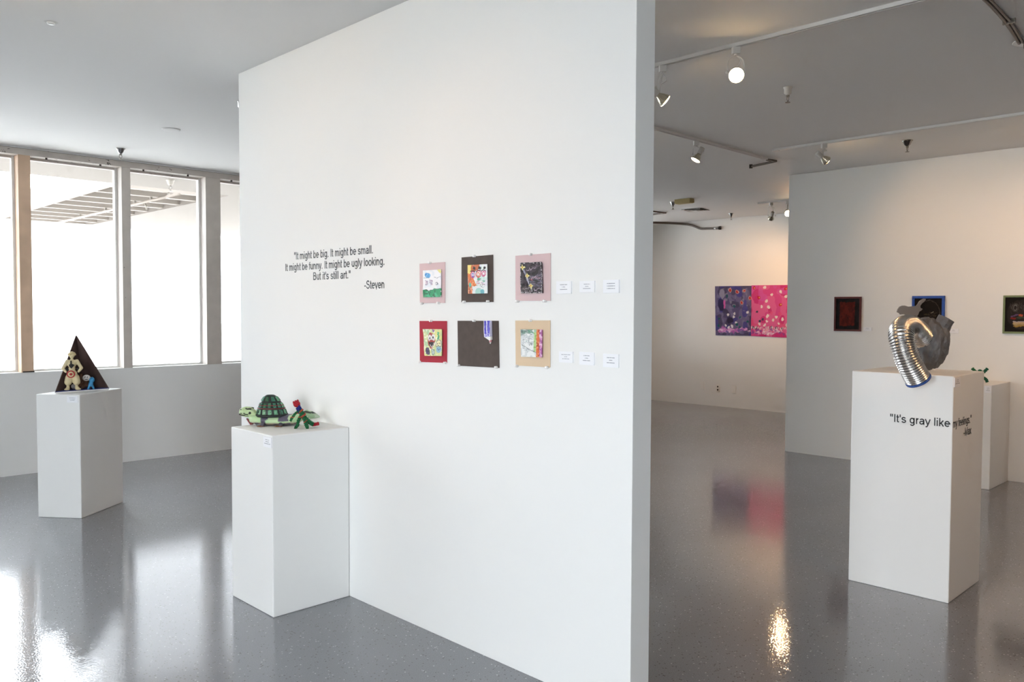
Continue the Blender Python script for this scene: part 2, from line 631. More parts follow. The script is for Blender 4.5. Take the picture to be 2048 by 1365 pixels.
card('caption card on the corner of the turtle plinth', face_negx(2.012, 3.768, 0.885), 0.082, 0.052, (0.45, 0.4, 0.72), 'plinth caption cards')
Mc = ML @ Matrix(((0, 0, -1, 0), (-1, 0, 0, 0.055), (0, 1, 0, 0.885), (0, 0, 0, 1)))
card('caption card on the pyramid plinth by the windows', Mc, 0.085, 0.048, (0.6, 0.5, 0.4), 'plinth caption cards')
card('caption card on the tall lettered plinth', face_negy(4.733, 1.414, 1.181), 0.095, 0.05, (0.3, 0.35, 0.7), 'plinth caption cards')
card('caption card on the half hidden plinth by the right wall', face_negx(7.955, 2.125, 0.88), 0.05, 0.06, (0.4, 0.4, 0.6), 'plinth caption cards')

# ------------------------------------------------------------------ lettering
def arc(cx, cy, rx, ry, a0, a1, n_=14):
    return [(cx + rx * math.cos(math.radians(a0 + (a1 - a0) * k / n_)), cy + ry * math.sin(math.radians(a0 + (a1 - a0) * k / n_))) for k in range(n_ + 1)]


XH = 0.655      # centre line of the x-height
GLYPH = {       # advance, strokes (cap height 1)
    'I': (.388, [[(.194, 0), (.194, 1)]]), 'l': (.31, [[(.155, 0), (.155, 1)]]),
    'i': (.31, [[(.155, 0), (.155, .725)], [(.155, .865), (.155, 1)]]),
    't': (.388, [[(.17, .95), (.17, .17)] + arc(.28, .17, .11, .11, 180, 275, 6)[1:] + [(.37, .06)], [(.03, .665), (.36, .665)]]),
    'f': (.388, [[(.18, 0), (.18, .78)] + arc(.31, .80, .13, .135, 180, 95, 6) + [(.39, .935)], [(.03, .665), (.37, .665)]]),
    'h': (.777, [[(.16, 0), (.16, 1)], [(.16, .42)] + arc(.39, .42, .23, .235, 180, 0) + [(.62, 0)]]),
    'n': (.777, [[(.16, 0), (.16, .725)], [(.16, .42)] + arc(.39, .42, .23, .235, 180, 0) + [(.62, 0)]]),
    'm': (1.163, [[(.16, 0), (.16, .725)], [(.16, .42)] + arc(.37, .44, .21, .215, 180, 0) + [(.58, 0)], [(.58, .42)] + arc(.79, .44, .21, .215, 180, 0) + [(1.0, 0)]]),
    'u': (.777, [[(.62, 0), (.62, .725)], [(.16, .725), (.16, .3)] + arc(.39, .3, .23, .235, 180, 360)]),
    'r': (.465, [[(.16, 0), (.16, .725)], [(.16, .38)] + arc(.39, .42, .23, .235, 180, 85, 8)]),
    'o': (.777, [arc(.388, .36, .275, .30, 0, 360, 26)]),
    'b': (.777, [[(.15, 0), (.15, 1)], arc(.41, .36, .25, .30, 0, 360, 26)]),
    'g': (.777, [arc(.36, .37, .25, .29, 0, 360, 26), [(.615, .725), (.615, -.03)] + arc(.375, -.03, .24, .19, 0, -155, 10)]),
    'e': (.777, [[(.12, .37), (.66, .37)] + arc(.388, .36, .27, .30, 2, 318, 24)]),
    'a': (.777, [arc(.385, .49, .235, .17, 160, 0, 10) + [(.62, .12), (.66, 0)], [(.62, .42), (.40, .39)] + arc(.32, .215, .19, .165, 95, 270, 12) + [(.44, .07), (.58, .17), (.62, .28)]]),
    's': (.698, [arc(.345, .51, .22, .15, 20, 180, 10) + arc(.345, .50, .22, .13, 180, 262, 5) + arc(.35, .215, .24, .15, 82, -10, 8) + arc(.345, .21, .245, .15, -10, -165, 11)]),
    'y': (.698, [[(.05, .725), (.36, .03)], [(.65, .725), (.34, -.08), (.27, -.19), (.19, -.225), (.09, -.215)]]),
    'v': (.698, [[(.05, .725), (.35, .0), (.65, .725)]]),
    'x': (.698, [[(.04, .725), (.66, 0)], [(.64, .725), (.03, 0)]]),
    'k': (.698, [[(.15, 0), (.15, 1)], [(.15, .24), (.6, .725)], [(.30, .43), (.63, 0)]]),
    'B': (.931, [[(.17, 0), (.17, 1)], [(.17, .935), (.5, .935)] + arc(.52, .745, .2, .19, 90, -90) + [(.17, .545)], [(.5, .545)] + arc(.54, .305, .24, .24, 90, -90) + [(.17, .065)]]),
    'S': (.931, [arc(.46, .72, .28, .22, 15, 180, 12) + arc(.46, .71, .28, .185, 180, 262, 5) + arc(.47, .30, .31, .23, 82, -10, 8) + arc(.46, .30, .32, .24, -10, -170, 14)]),
    'M': (1.163, [[(.16, 0), (.16, .93), (.58, .06), (1.0, .93), (1.0, 0)], [(.16, .9), (.16, 1)], [(1.0, .9), (1.0, 1)]]),
    '-': (.465, [[(.05, .34), (.42, .34)]]), '.': (.388, [[(.194, 0), (.194, .15)]]),
    '"': (.496, [[(.13, .65), (.13, 1)], [(.36, .65), (.36, 1)]]), "'": (.267, [[(.133, .65), (.133, 1)]]), ' ': (.388, [])}


def text_line(txt, M, x0, width, base, cap, parent, mtl, sw=0.142):
    """vinyl lettering, every character a thin part of its own"""
    tot = sum(GLYPH[c][0] for c in txt) - 0.16
    k, x = width / tot, -0.08
    for ch in txt:
        adv, strokes = GLYPH[ch]
        mb = MB()
        for st in strokes:
            P_ = [Vector(p) for p in st]
            left, right = [], []
            for i_ in range(len(P_)):
                a, b = P_[max(0, i_ - 1)], P_[min(len(P_) - 1, i_ + 1)]
                if len(P_) > 3 and (P_[0] - P_[-1]).length < 1e-6 and i_ in (0, len(P_) - 1):
                    a, b = P_[-2], P_[1]
                t = (b - a).normalized()
                m_ = 1.0
                if 0 < i_ < len(P_) - 1:
                    t1 = (P_[i_] - a).normalized()
                    m_ = 1.0 / max(0.45, abs(t1.dot(t)))
                nn = Vector((-t.y, t.x)) * (sw / 2) * m_
                left.append(P_[i_] + nn)
                right.append(P_[i_] - nn)
            rr = [[((x + p.x) * k + x0, p.y * cap + base, z_) for p, z_ in ((l, .0004), (l, .0013), (r, .0013), (r, .0004))] for l, r in zip(left, right)]
            mb.rings(rr)
        x += adv
        if mb.v:
            o = mb.build('letter', mtl, parent)
            if M is not None:
                o.matrix_local = M


q = thing('wall_quote', 'black vinyl quote about art that is big, small or ugly on the partition', 'lettering', M=face_negx(XP, 4.39, 1.66))
for t, ya, yb, zb in (('"It might be big. It might be small.', 4.287, 3.502, 1.842), ('It might be funny. It might be ugly looking.', 4.390, 3.403, 1.779),
                      ('But it\'s still art."', 4.081, 3.709, 1.719), ('-Steven', 3.579, 3.405, 1.661)):
    text_line(t, None, 4.39 - ya, ya - yb, zb - 1.66, 0.043, q, M_VINYL)
q = thing('plinth_quote', 'black vinyl quote about gray feelings wrapping round the tall plinth corner', 'lettering', M=face_negx(4.68, 1.733, 0.94))
text_line('"It\'s gray like', None, 0.0, 0.305, 0.003, 0.044, q, M_VINYL)
turn = face_negx(4.68, 1.733, 0.94).inverted() @ face_negy(4.68, 1.414, 0.94)
text_line('my feelings."', turn, 0.004, 0.305, 0.0, 0.044, q, M_VINYL)
text_line('-Max', turn, 0.185, 0.125, -0.062, 0.042, q, M_VINYL)

# ------------------------------------------------------------------ painted panels
def vnoise(w_, h_, sc, seed):
    r = np.random.RandomState(seed)
    g = r.rand(int(sc) + 3, int(sc) + 3)
    y = np.linspace(0, sc, h_)[:, None] * np.ones((1, w_))
    x = np.linspace(0, sc, w_)[None, :] * np.ones((h_, 1))
    i, j = y.astype(int), x.astype(int)
    fy, fx = y - i, x - j
    fy, fx = fy * fy * (3 - 2 * fy), fx * fx * (3 - 2 * fx)
    return (g[i, j] * (1 - fy) + g[i + 1, j] * fy) * (1 - fx) + (g[i, j + 1] * (1 - fy) + g[i + 1, j + 1] * fy) * fx


class Cv:
    """a small picture painted in code; x to the right, y downwards, both 0..1"""
    def __init__(s, w_, h_, bg_):
        s.w, s.h = w_, h_
        s.a = np.ones((h_, w_, 3)) * np.array(lin(bg_))
        s.X, s.Y = np.meshgrid((np.arange(w_) + 0.5) / w_, (np.arange(h_) + 0.5) / h_)
        # a hand's wobble for every edge
        s.wx = s.X + (vnoise(w_, h_, 9, 1) - 0.5) * 0.03 + (vnoise(w_, h_, 25, 2) - 0.5) * 0.02
        s.wy = s.Y + (vnoise(w_, h_, 9, 3) - 0.5) * 0.03 + (vnoise(w_, h_, 25, 4) - 0.5) * 0.02

    def put(s, m, col, al=1.0):
        c = np.array(lin(col))
        if not isinstance(al, np.ndarray):
            al = np.ones((s.h, s.w)) * al
        k = (m * al)[..., None]
        s.a = s.a * (1 - k) + c * k

    def ell(s, cx, cy, rx, ry, col, al=1.0, ring=None):
        d = np.sqrt(((s.wx - cx) / rx) ** 2 + ((s.wy - cy) / ry) ** 2)
        m = (d < 1) if ring is None else ((d < 1) & (d > 1 - ring))
        s.put(m, col, al)

    def rect(s, x0, y0, x1, y1, col, al=1.0):
        s.put((s.wx > x0) & (s.wx < x1) & (s.wy > y0) & (s.wy < y1), col, al)

    def poly(s, pts, col, al=1.0):
        m = np.zeros((s.h, s.w), bool)
        n_ = len(pts)
        for i in range(n_):
            (x0, y0), (x1, y1) = pts[i], pts[(i + 1) % n_]
            if y0 == y1:
                continue
            c = ((y0 > s.wy) != (y1 > s.wy)) & (s.wx < (x1 - x0) * (s.wy - y0) / (y1 - y0) + x0)
            m ^= c
        s.put(m, col, al)

    def line(s, pts, wd, col, al=1.0):
        m = np.zeros((s.h, s.w), bool)
        for (x0, y0), (x1, y1) in zip(pts[:-1], pts[1:]):
            dx, dy = x1 - x0, y1 - y0
            t = np.clip(((s.wx - x0) * dx + (s.wy - y0) * dy) / (dx * dx + dy * dy + 1e-9), 0, 1)
            m |= (s.wx - x0 - t * dx) ** 2 + (s.wy - y0 - t * dy) ** 2 < (wd / 2) ** 2
        s.put(m, col, al)

    def scrib(s, x0, y0, x1, y1, n_, wd, cols, seed, ln=0.12, slant=0.0, al=0.9):
        r = random.Random(seed)
        for _ in range(n_):
            x, y = r.uniform(x0, x1), r.uniform(y0, y1)
            a = slant + r.uniform(-0.5, 0.5)
            l = ln * r.uniform(0.4, 1)
            s.line([(x, y), (x + l * 0.5 * math.cos(a), y + l * 0.5 * math.sin(a) + r.uniform(-.01, .01)),
                    (x + l * math.cos(a), y + l * math.sin(a))], wd * r.uniform(0.6, 1.3), r.choice(cols), al)

    def mottle(s, col, sc, thr, seed, al=0.7, box=(0, 0, 1, 1)):
        v = vnoise(s.w, s.h, sc, seed)
        m = (v > thr) & (s.wx > box[0]) & (s.wy > box[1]) & (s.wx < box[2]) & (s.wy < box[3])
        s.put(m, col, al)


M_PAINT = vcol_mat('child_paint', 0.45, 0.45)
M_PAINTM = vcol_mat('matt_paint', 0.8, 0.2)


def painted(cv, wd, ht, name, mtl, parent, z0, t, wave=0.0, seed=0, quad=None):
    """thick sheet whose front carries the painted colours; quad = 4 corners (TL, TR, BR, BL) for out-of-true sheets"""
    hh, ww = cv.h, cv.w
    u = np.linspace(0, 1, ww)[None, :] * np.ones((hh, 1))
    v = np.linspace(0, 1, hh)[:, None] * np.ones((1, ww))
    if quad is None:
        quad = [(-wd / 2, ht / 2), (wd / 2, ht / 2), (wd / 2, -ht / 2), (-wd / 2, -ht / 2)]
    Q = np.array(quad)
    P = ((1 - u) * (1 - v))[..., None] * Q[0] + (u * (1 - v))[..., None] * Q[1] + (u * v)[..., None] * Q[2] + ((1 - u) * v)[..., None] * Q[3]
    zz = z0 + t + wave * (vnoise(ww, hh, 4, seed) - 0.5) * 2 + wave * 0.25 * (vnoise(ww, hh, 14, seed + 1) - 0.5)
    co = np.dstack([P, zz]).reshape(-1, 3)
    idx = np.arange(ww * hh).reshape(hh, ww)
    f = np.stack([idx[1:, :-1], idx[1:, 1:], idx[:-1, 1:], idx[:-1, :-1]], -1).reshape(-1, 4).tolist()
    loop = list(idx[0, :]) + list(idx[1:, -1]) + list(idx[-1, -2::-1]) + list(idx[-2:0:-1, 0])
    nb = len(loop)
    base = ww * hh
    back = co[loop].copy()
    back[:, 2] = z0
    n_ = nb
    for i in range(nb):
        k = (i + 1) % nb
        f.append([int(loop[i]), int(loop[k]), base + k, base + i])
    f.append([base + i for i in range(nb)])
    cols = np.concatenate([cv.a.reshape(-1, 3), cv.a.reshape(-1, 3)[loop]], 0)
    mb = MB()
    mb.v = [tuple(x) for x in np.concatenate([co, back]).tolist()]
    mb.f = [tuple(x) for x in f]
    mb.c = [tuple(x) for x in np.clip(cols, 0, 1).tolist()]
    return mb.build(name, mtl, parent)


N = 88
# 1 little house landscape
c1 = Cv(N, N, '#f3f2f4')
c1.mottle('#dfe6ee', 7, 0.6, 5, 0.6)
c1.ell(0.27, 0.2, 0.15, 0.09, '#4f9fd8'); c1.ell(0.2, 0.16, 0.07, 0.06, '#2f86cc'); c1.mottle('#8cc6ea', 20, 0.6, 6, 0.8, (0.13, 0.1, 0.42, 0.28))
c1.poly([(0.78, 0), (1, 0), (1, 0.17)], '#e6df86')
c1.line([(0.05, 0.3), (0.3, 0.27)], 0.012, '#5a6a80'); c1.line([(0.62, 0.28), (0.8, 0.3), (0.98, 0.28)], 0.012, '#8b909a')
for x0 in (0.12, 0.37):
    c1.scrib(x0, 0.36, x0 + 0.14, 0.55, 46, 0.012, ['#8d7fa6', '#a79bb8', '#6f6690', '#c08fa0'], 3 + int(x0 * 10), 0.07)
c1.scrib(0.7, 0.46, 0.84, 0.56, 12, 0.016, ['#3a4560', '#565d70'], 8, 0.06)
c1.poly([(0, 0.74), (0.2, 0.72), (0.4, 0.75), (0.55, 0.72), (0.62, 0.68), (1, 0.69), (1, 1.02), (0, 1.02)], '#1f9b62')
c1.mottle('#43bd85', 9, 0.52, 9, 0.8, (0, 0.75, 1, 1)); c1.mottle('#0c5a38', 16, 0.68, 10, 0.9, (0, 0.72, 0.7, 1))
c1.line([(0.08, 0.73), (0.22, 0.72)], 0.016, '#26352c'); c1.line([(0.35, 0.75), (0.55, 0.73)], 0.016, '#26352c'); c1.line([(0.62, 0.68), (0.97, 0.69)], 0.014, '#2e3e44')
# 2 ornaments and fire
c2 = Cv(N, N, '#eef0ee')
c2.mottle('#cfe3df', 6, 0.5, 11, 0.8); c2.mottle('#dcd6e6', 9, 0.62, 12, 0.6)
c2.rect(-0.1, -0.1, 0.2, 0.34, '#ecd77c')
c2.poly([(0.18, 0), (0.62, 0), (0.55, 0.18), (0.24, 0.25), (0.17, 0.3)], '#c4673a')
c2.poly([(0, 0.3), (0.12, 0.32), (0.3, 0.45), (0.38, 0.6), (0.5, 0.72), (0.22, 0.74), (0.2, 1.05), (0, 1.05)], '#e07a3a')
c2.mottle('#c24f22', 14, 0.62, 13, 0.8, (0, 0.35, 0.38, 1)); c2.mottle('#f2b48a', 18, 0.68, 14, 0.8, (0, 0.3, 0.4, 1))
for x, y, q1, q2 in ((0.27, 0.34, '#c9527e', '#4f4db0'), (0.56, 0.33, '#cf4f62', '#d98a5a'), (0.82, 0.31, '#c65686', '#c65686')):
    c2.ell(x, y, 0.13, 0.125, '#f4eef0'); c2.ell(x, y, 0.13, 0.125, q1, ring=0.3); c2.ell(x, y + 0.01, 0.07, 0.08, q2, ring=0.45)
    c2.poly([(x + 0.02, 0.06), (x + 0.14, 0.1), (x + 0.1, 0.19), (x - 0.02, 0.15)], '#2a262c')
    c2.line([(x - 0.12, 0.24), (x - 0.02, 0.2), (x + 0.1, 0.23)], 0.03, '#2b2628')
c2.scrib(0.4, 0.46, 0.82, 0.66, 16, 0.03, ['#57a889', '#7cbfa6', '#e0a8b8', '#6a7fa0'], 15, 0.12)
c2.ell(0.56, 0.5, 0.08, 0.05, '#5fae8e')
c2.ell(0.12, 0.7, 0.065, 0.09, '#4fae98'); c2.line([(0.12, 0.76), (0.1, 1)], 0.03, '#352f28')
c2.rect(0.24, 0.74, 1.1, 1.1, '#e8ecec'); c2.line([(0.62, 0.7), (0.88, 0.68)], 0.02, '#54565c'); c2.scrib(0.6, 0.74, 0.85, 0.82, 8, 0.014, ['#9aa0a8'], 16, 0.1)
c2.ell(0.55, 0.93, 0.17, 0.12, '#a9d6cc'); c2.ell(0.75, 0.95, 0.1, 0.1, '#6fb4be')
# 3 black scratch picture with yellow stars
c3 = Cv(N, N, '#2b2529')
c3.mottle('#4a4149', 8, 0.5, 20, 0.8); c3.scrib(0.3, 0.4, 1.0, 0.8, 60, 0.012, ['#6d6477', '#857b90', '#574f60', '#8b93a6'], 21, 0.22)
c3.scrib(0.05, 0.8, 0.45, 0.97, 40, 0.014, ['#8b7d80', '#5a4a42', '#a59a9c'], 22, 0.08)
c3.scrib(0.3, 0.1, 0.95, 0.14, 12, 0.012, ['#5d4a50', '#6a5c66'], 19, 0.3)


def zig(cv, pts, wd, col):
    cv.line(pts, wd, col)


c3.line([(0.16, 0.25), (0.24, 0.4), (0.33, 0.6), (0.42, 0.72)], 0.05, '#9a98ad'); c3.line([(0.33, 0.5), (0.38, 0.66)], 0.03, '#d6d2da'); c3.line([(0.5, 0.8), (0.53, 0.93)], 0.03, '#b3b0b8')
for i, (x, y) in enumerate(((0.12, 0.16), (0.32, 0.43), (0.48, 0.76))):
    c3.poly([(x - 0.12, y), (x - 0.04, y - 0.03), (x, y - 0.1), (x + 0.04, y - 0.03), (x + 0.12, y), (x + 0.04, y + 0.04), (x, y + 0.11), (x - 0.04, y + 0.03)], '#eae59a')
    c3.ell(x, y, 0.035, 0.045, '#d09a4e')
r_ = random.Random(5)
for x0, y0, x1, col in ((0.26, 0.22, 0.72, '#b9a6b4'), (0.45, 0.5, 0.95, '#c9a8b8'), (0.6, 0.88, 0.98, '#c6b2c0')):
    pts = []
    x = x0
    while x < x1:
        pts.append((x, y0 + r_.uniform(-0.05, 0.05)))
        x += 0.028
    c3.line(pts, 0.015, col)
c3.line([(0.46, 0.55), (0.55, 0.57)], 0.025, '#b8434a')
for i in range(26):
    t_ = (i + 0.5) / 26
    for x, y in ((0.02, t_), (0.975, t_), (t_, 0.975), (t_, 0.025)):
        if r_.random() < 0.75 and not (x == t_ and y < 0.5 and r_.random() < 0.5):
            c3.ell(x, y, 0.016, 0.011, '#e6e2e2')
# 4 smiling mask with small figures
c4 = Cv(N, N, '#cdd79a')
c4.mottle('#e3dd8c', 6, 0.5, 30, 0.8); c4.mottle('#a9c9a0', 7, 0.5, 31, 0.8, (0, 0, 0.35, 1)); c4.mottle('#f1f0d8', 16, 0.64, 32, 0.8)
c4.poly([(0.4, 0.11), (0.62, 0.22), (0.66, 0.4), (0.6, 0.56), (0.45, 0.78), (0.26, 0.58), (0.22, 0.4), (0.27, 0.22)], '#b5473c')
c4.ell(0.35, 0.33, 0.1, 0.12, '#e8e6e2'); c4.ell(0.54, 0.31, 0.1, 0.11, '#e8e6e2'); c4.rect(0.28, 0.33, 0.62, 0.42, '#d9d6d2')
c4.ell(0.37, 0.33, 0.035, 0.045, '#26222a'); c4.ell(0.55, 0.31, 0.04, 0.045, '#30302e')
c4.ell(0.44, 0.44, 0.1, 0.05, '#a83a34'); c4.poly([(0.27, 0.49), (0.6, 0.46), (0.55, 0.6), (0.44, 0.68), (0.32, 0.6)], '#2a2428')
c4.line([(0.36, 0.57), (0.46, 0.66), (0.58, 0.5)], 0.018, '#e9e4de'); c4.line([(0.44, 0.76), (0.62, 0.52)], 0.02, '#e9dcd2')
c4.ell(0.22, 0.82, 0.12, 0.14, '#3f3c58'); c4.mottle('#7a5f86', 24, 0.62, 33, 0.8, (0.12, 0.68, 0.34, 0.95))
c4.poly([(0.48, 0.03), (0.64, 0.03), (0.57, 0.14)], '#8d6aa8')
c4.line([(0.86, 0.14), (0.8, 0.2), (0.86, 0.26), (0.8, 0.36)], 0.06, '#2c9d6d'); c4.ell(0.82, 0.14, 0.05, 0.04, '#3db184')
c4.ell(0.83, 0.56, 0.14, 0.16, '#eee6b8'); c4.ell(0.83, 0.56, 0.15, 0.17, '#4f5a84', ring=0.14); c4.ell(0.78, 0.54, 0.02, 0.03, '#474038'); c4.ell(0.9, 0.54, 0.02, 0.03, '#8a8050')
c4.line([(0.74, 0.63), (0.82, 0.6), (0.92, 0.64)], 0.02, '#2e3340'); c4.ell(0.83, 0.76, 0.15, 0.13, '#8fb6c8'); c4.line([(0.78, 0.7), (0.82, 0.8), (0.92, 0.72)], 0.02, '#3b4274')
c4.ell(0.52, 0.85, 0.1, 0.11, '#b9c9c2'); c4.ell(0.52, 0.85, 0.1, 0.11, '#6e8a6c', ring=0.2); c4.line([(0.5, 0.84), (0.58, 0.78)], 0.02, '#6f8044')
# 6 foil landscape with a flower stripe
c6 = Cv(N, N, '#eceeed')
c6.mottle('#d3d8d8', 8, 0.5, 40, 0.8)
c6.poly([(0, 0), (0.6, 0), (0.5, 0.12), (0.2, 0.15), (0, 0.26)], '#9fb0aa'); c6.scrib(0.0, 0.0, 0.45, 0.14, 24, 0.03, ['#7d8087', '#6b8f80', '#5d5c64', '#b8c9c2'], 41, 0.2)
c6.scrib(0.3, 0.03, 0.55, 0.1, 8, 0.03, ['#4f8b70', '#79b095'], 42, 0.14)
c6.scrib(0.06, 0.17, 0.55, 0.5, 46, 0.012, ['#8d979b', '#b2bcc0', '#70797e'], 43, 0.11, 0.2)
c6.scrib(0.4, 0.46, 0.54, 0.54, 12, 0.016, ['#3a4540', '#5b6a64'], 44, 0.05, 1.2); c6.ell(0.27, 0.42, 0.02, 0.02, '#4f9a88')
c6.line([(0.04, 0.57), (0.25, 0.64), (0.5, 0.76), (0.74, 0.84)], 0.022, '#7b7f80'); c6.scrib(0.1, 0.68, 0.36, 0.8, 12, 0.014, ['#8f969c', '#77808a'], 45, 0.06)
c6.rect(0.62, -0.1, 0.76, 0.8, '#b7d494'); c6.mottle('#7faa58', 14, 0.6, 46, 0.8, (0.62, 0, 0.74, 0.84)); c6.poly([(0.6, -0.1), (0.78, -0.1), (0.74, 0.1), (0.62, 0.1)], '#a8cdae')
c6.rect(0.735, -0.1, 0.9, 1.1, '#e0703c'); c6.mottle('#b8421f', 9, 0.58, 47, 0.9, (0.735, 0, 0.9, 1)); c6.mottle('#f0a070', 17, 0.66, 48, 0.8, (0.735, 0, 0.9, 1))
c6.rect(0.885, -0.1, 1.1, 1.1, '#d492bc'); c6.mottle('#a55b98', 10, 0.6, 49, 0.9, (0.885, 0, 1.1, 1)); c6.mottle('#eccbe0', 15, 0.66, 50, 0.8, (0.885, 0, 1.1, 1))

M_PINK = mat('pink_board', '#d9bfc0', 0.8, spec=0.2)
M_BROWN = mat('dark_brown_board', '#5b514c', 0.8, spec=0.2, noise=(30, 0.08))
M_RED = mat('red_board', '#b03a48', 0.8, spec=0.2)
M_TAN = mat('tan_board', '#dcc4a6', 0.8, spec=0.2)
M_PIN = mat('white_push_pin', '#f8f7f5', 0.5)


def push_pin(parent, x, y):
    Mx = Matrix.Translation((x, y, 0.0))
    MB().lathe([(0.0007, 0), (0.0007, 0.006), (0.0062, 0.0062), (0.0062, 0.008), (0.0036, 0.009), (0.0034, 0.014), (0.006, 0.015), (0.006, 0.018)],
               10, Mx).build('push_pin', M_PIN, parent, True)


def picture(label, quad, board, art=None, cv=None, pins=(), off=0.014, seed=0):
    """quad and art: corners TL, TR, BR, BL in (Y, Z) on the partition"""
    cy = sum(p[0] for p in quad) / 4
    cz = sum(p[1] for p in quad) / 4
    o = thing('mounted_painting', label, 'artwork', M=face_negx(XP, cy, cz), group='small paintings on the partition')
    loc = lambda p: (cy - p[0], p[1] - cz)
    MB().prism([loc(p) for p in reversed(quad)], 0.0015, 0.004).build('backing_board', board, o)
    if cv is not None:
        k = 1 - (0.004 + off) / XP          # panels stand proud of the wall
        art = [(p[0] * k, EYE + (p[1] - EYE) * k) for p in art]
        painted(cv, 0, 0, 'painted_panel', M_PAINT, o, 0.004 + off - 0.004, 0.004, 0.0012, seed, [loc(p) for p in art])
        a = [loc(p) for p in art]
        ax, ay = sum(p[0] for p in a) / 4, sum(p[1] for p in a) / 4
        MB().box(ax - 0.03, ax + 0.03, ay - 0.03, ay + 0.03, 0.004, 0.004 + off - 0.0035).build('spacer', M_WHITE, o)
    for p in pins:
        push_pin(o, *loc(p))
    return o


picture('child painting of a green field and blue cloud on pale pink board', [(3.115, 1.774), (2.925, 1.775), (2.925, 1.585), (3.112, 1.585)], M_PINK,
        [(3.094, 1.741), (2.960, 1.742), (2.960, 1.613), (3.093, 1.613)], c1, [(3.03, 1.776), (3.09, 1.583), (2.965, 1.585)], 0.008, 1)
picture('child painting of round ornaments and orange flames on dark brown board', [(2.809, 1.791), (2.602, 1.794), (2.599, 1.588), (2.809, 1.588)], M_BROWN,
        [(2.772, 1.755), (2.644, 1.755), (2.641, 1.626), (2.769, 1.626)], c2, [(2.715, 1.793), (2.782, 1.589), (2.625, 1.590)], 0.010, 2)
picture('black child painting with three yellow stars on pale pink board', [(2.463, 1.783), (2.261, 1.785), (2.260, 1.591), (2.461, 1.592)], M_PINK,
        [(2.439, 1.753), (2.315, 1.752), (2.308, 1.623), (2.434, 1.624)], c3, [(2.367, 1.785), (2.443, 1.59), (2.286, 1.59)], 0.011, 3)
picture('child painting of a red smiling mask on red board', [(3.115, 1.499), (2.912, 1.501), (2.912, 1.306), (3.112, 1.301)], M_RED,
        [(3.094, 1.460), (2.954, 1.462), (2.955, 1.336), (3.081, 1.332)], c4, [(3.02, 1.501), (3.106, 1.302), (2.916, 1.306)], 0.010, 4)
o5 = picture('large dark brown board with a blue striped crayon at its top edge', [(2.836, 1.503), (2.566, 1.506), (2.560, 1.301), (2.832, 1.297)], M_BROWN,
             pins=[(2.715, 1.505), (2.82, 1.299), (2.572, 1.303)])
c5 = Cv(40, 70, '#443ab8')
c5.mottle('#6d66cf', 10, 0.55, 60, 0.8); c5.rect(0.42, -0.1, 0.54, 0.8, '#e9e8f4'); c5.rect(-0.2, -0.1, 0.1, 1.1, '#d9d6e4'); c5.rect(0.93, -0.1, 1.2, 1.1, '#cfcbe2')
c5.mottle('#d9d7ee', 18, 0.5, 61, 0.9, (0, 0.8, 1, 1.1)); c5.mottle('#3a30a0', 12, 0.6, 62, 0.7, (0.1, 0, 0.42, 0.8))
cy5, cz5 = (2.836 + 2.566 + 2.560 + 2.832) / 4, (1.503 + 1.506 + 1.301 + 1.297) / 4
f5 = lambda y, z: (cy5 - y, z - cz5)
painted(c5, 0, 0, 'striped_strip', M_PAINT, o5, 0.008, 0.012, 0.002, 9, [f5(2.645, 1.505), f5(2.601, 1.506), f5(2.599, 1.437), f5(2.639, 1.433)])
MB().prism([f5(2.639, 1.4335), f5(2.599, 1.437), f5(2.5985, 1.424), f5(2.606, 1.419), f5(2.622, 1.426)][::-1], 0.008, 0.019).build('white_tip', M_WHITE, o5)
MB().prism([f5(2.611, 1.421), f5(2.601, 1.424), f5(2.601, 1.412), f5(2.607, 1.411)][::-1], 0.009, 0.018).build('pink_point', mat('pink_point', '#d89a9c', 0.7), o5)
MB().tube([(*f5(2.604, 1.412), 0.013), (*f5(2.608, 1.406), 0.013)], 0.003, 6).build('white_nib', M_WHITE, o5)
picture('crinkled silver child painting with orange and pink stripe on tan board', [(2.462, 1.508), (2.261, 1.511), (2.260, 1.319), (2.458, 1.317)], M_TAN,
        [(2.434, 1.471), (2.310, 1.472), (2.310, 1.358), (2.431, 1.355)], c6, [(2.367, 1.51), (2.447, 1.316), (2.272, 1.318)], 0.010, 6)

for nm, yc, zc, wd, ht, ln, tl in (('upper row, nearest the paintings', 2.187, 1.644, 0.080, 0.050, (0.47, 0.2, 0.47), 0.0),
                                   ('upper row, middle one', 2.066, 1.645, 0.076, 0.044, (0.4, 0.22, 0.5), 0.0),
                                   ('upper row, nearest the wall end', 1.947, 1.644, 0.076, 0.050, (0.5, 0.5, 0.5), 0.0),
                                   ('lower row, nearest the paintings', 2.173, 1.365, 0.073, 0.044, (0.65, 0.2, 0.5), 0.01),
                                   ('lower row, middle one', 2.065, 1.364, 0.074, 0.050, (0.4, 0.22, 0.5), 0.0),
                                   ('lower row, nearest the wall end', 1.945, 1.361, 0.074, 0.051, (0.5, 0.2, 0.5), 0.0)):
    card('small white caption card on the partition, ' + nm, face_negx(XP, yc, zc), wd, ht, ln, 'caption cards on the partition', 0.006, tl)

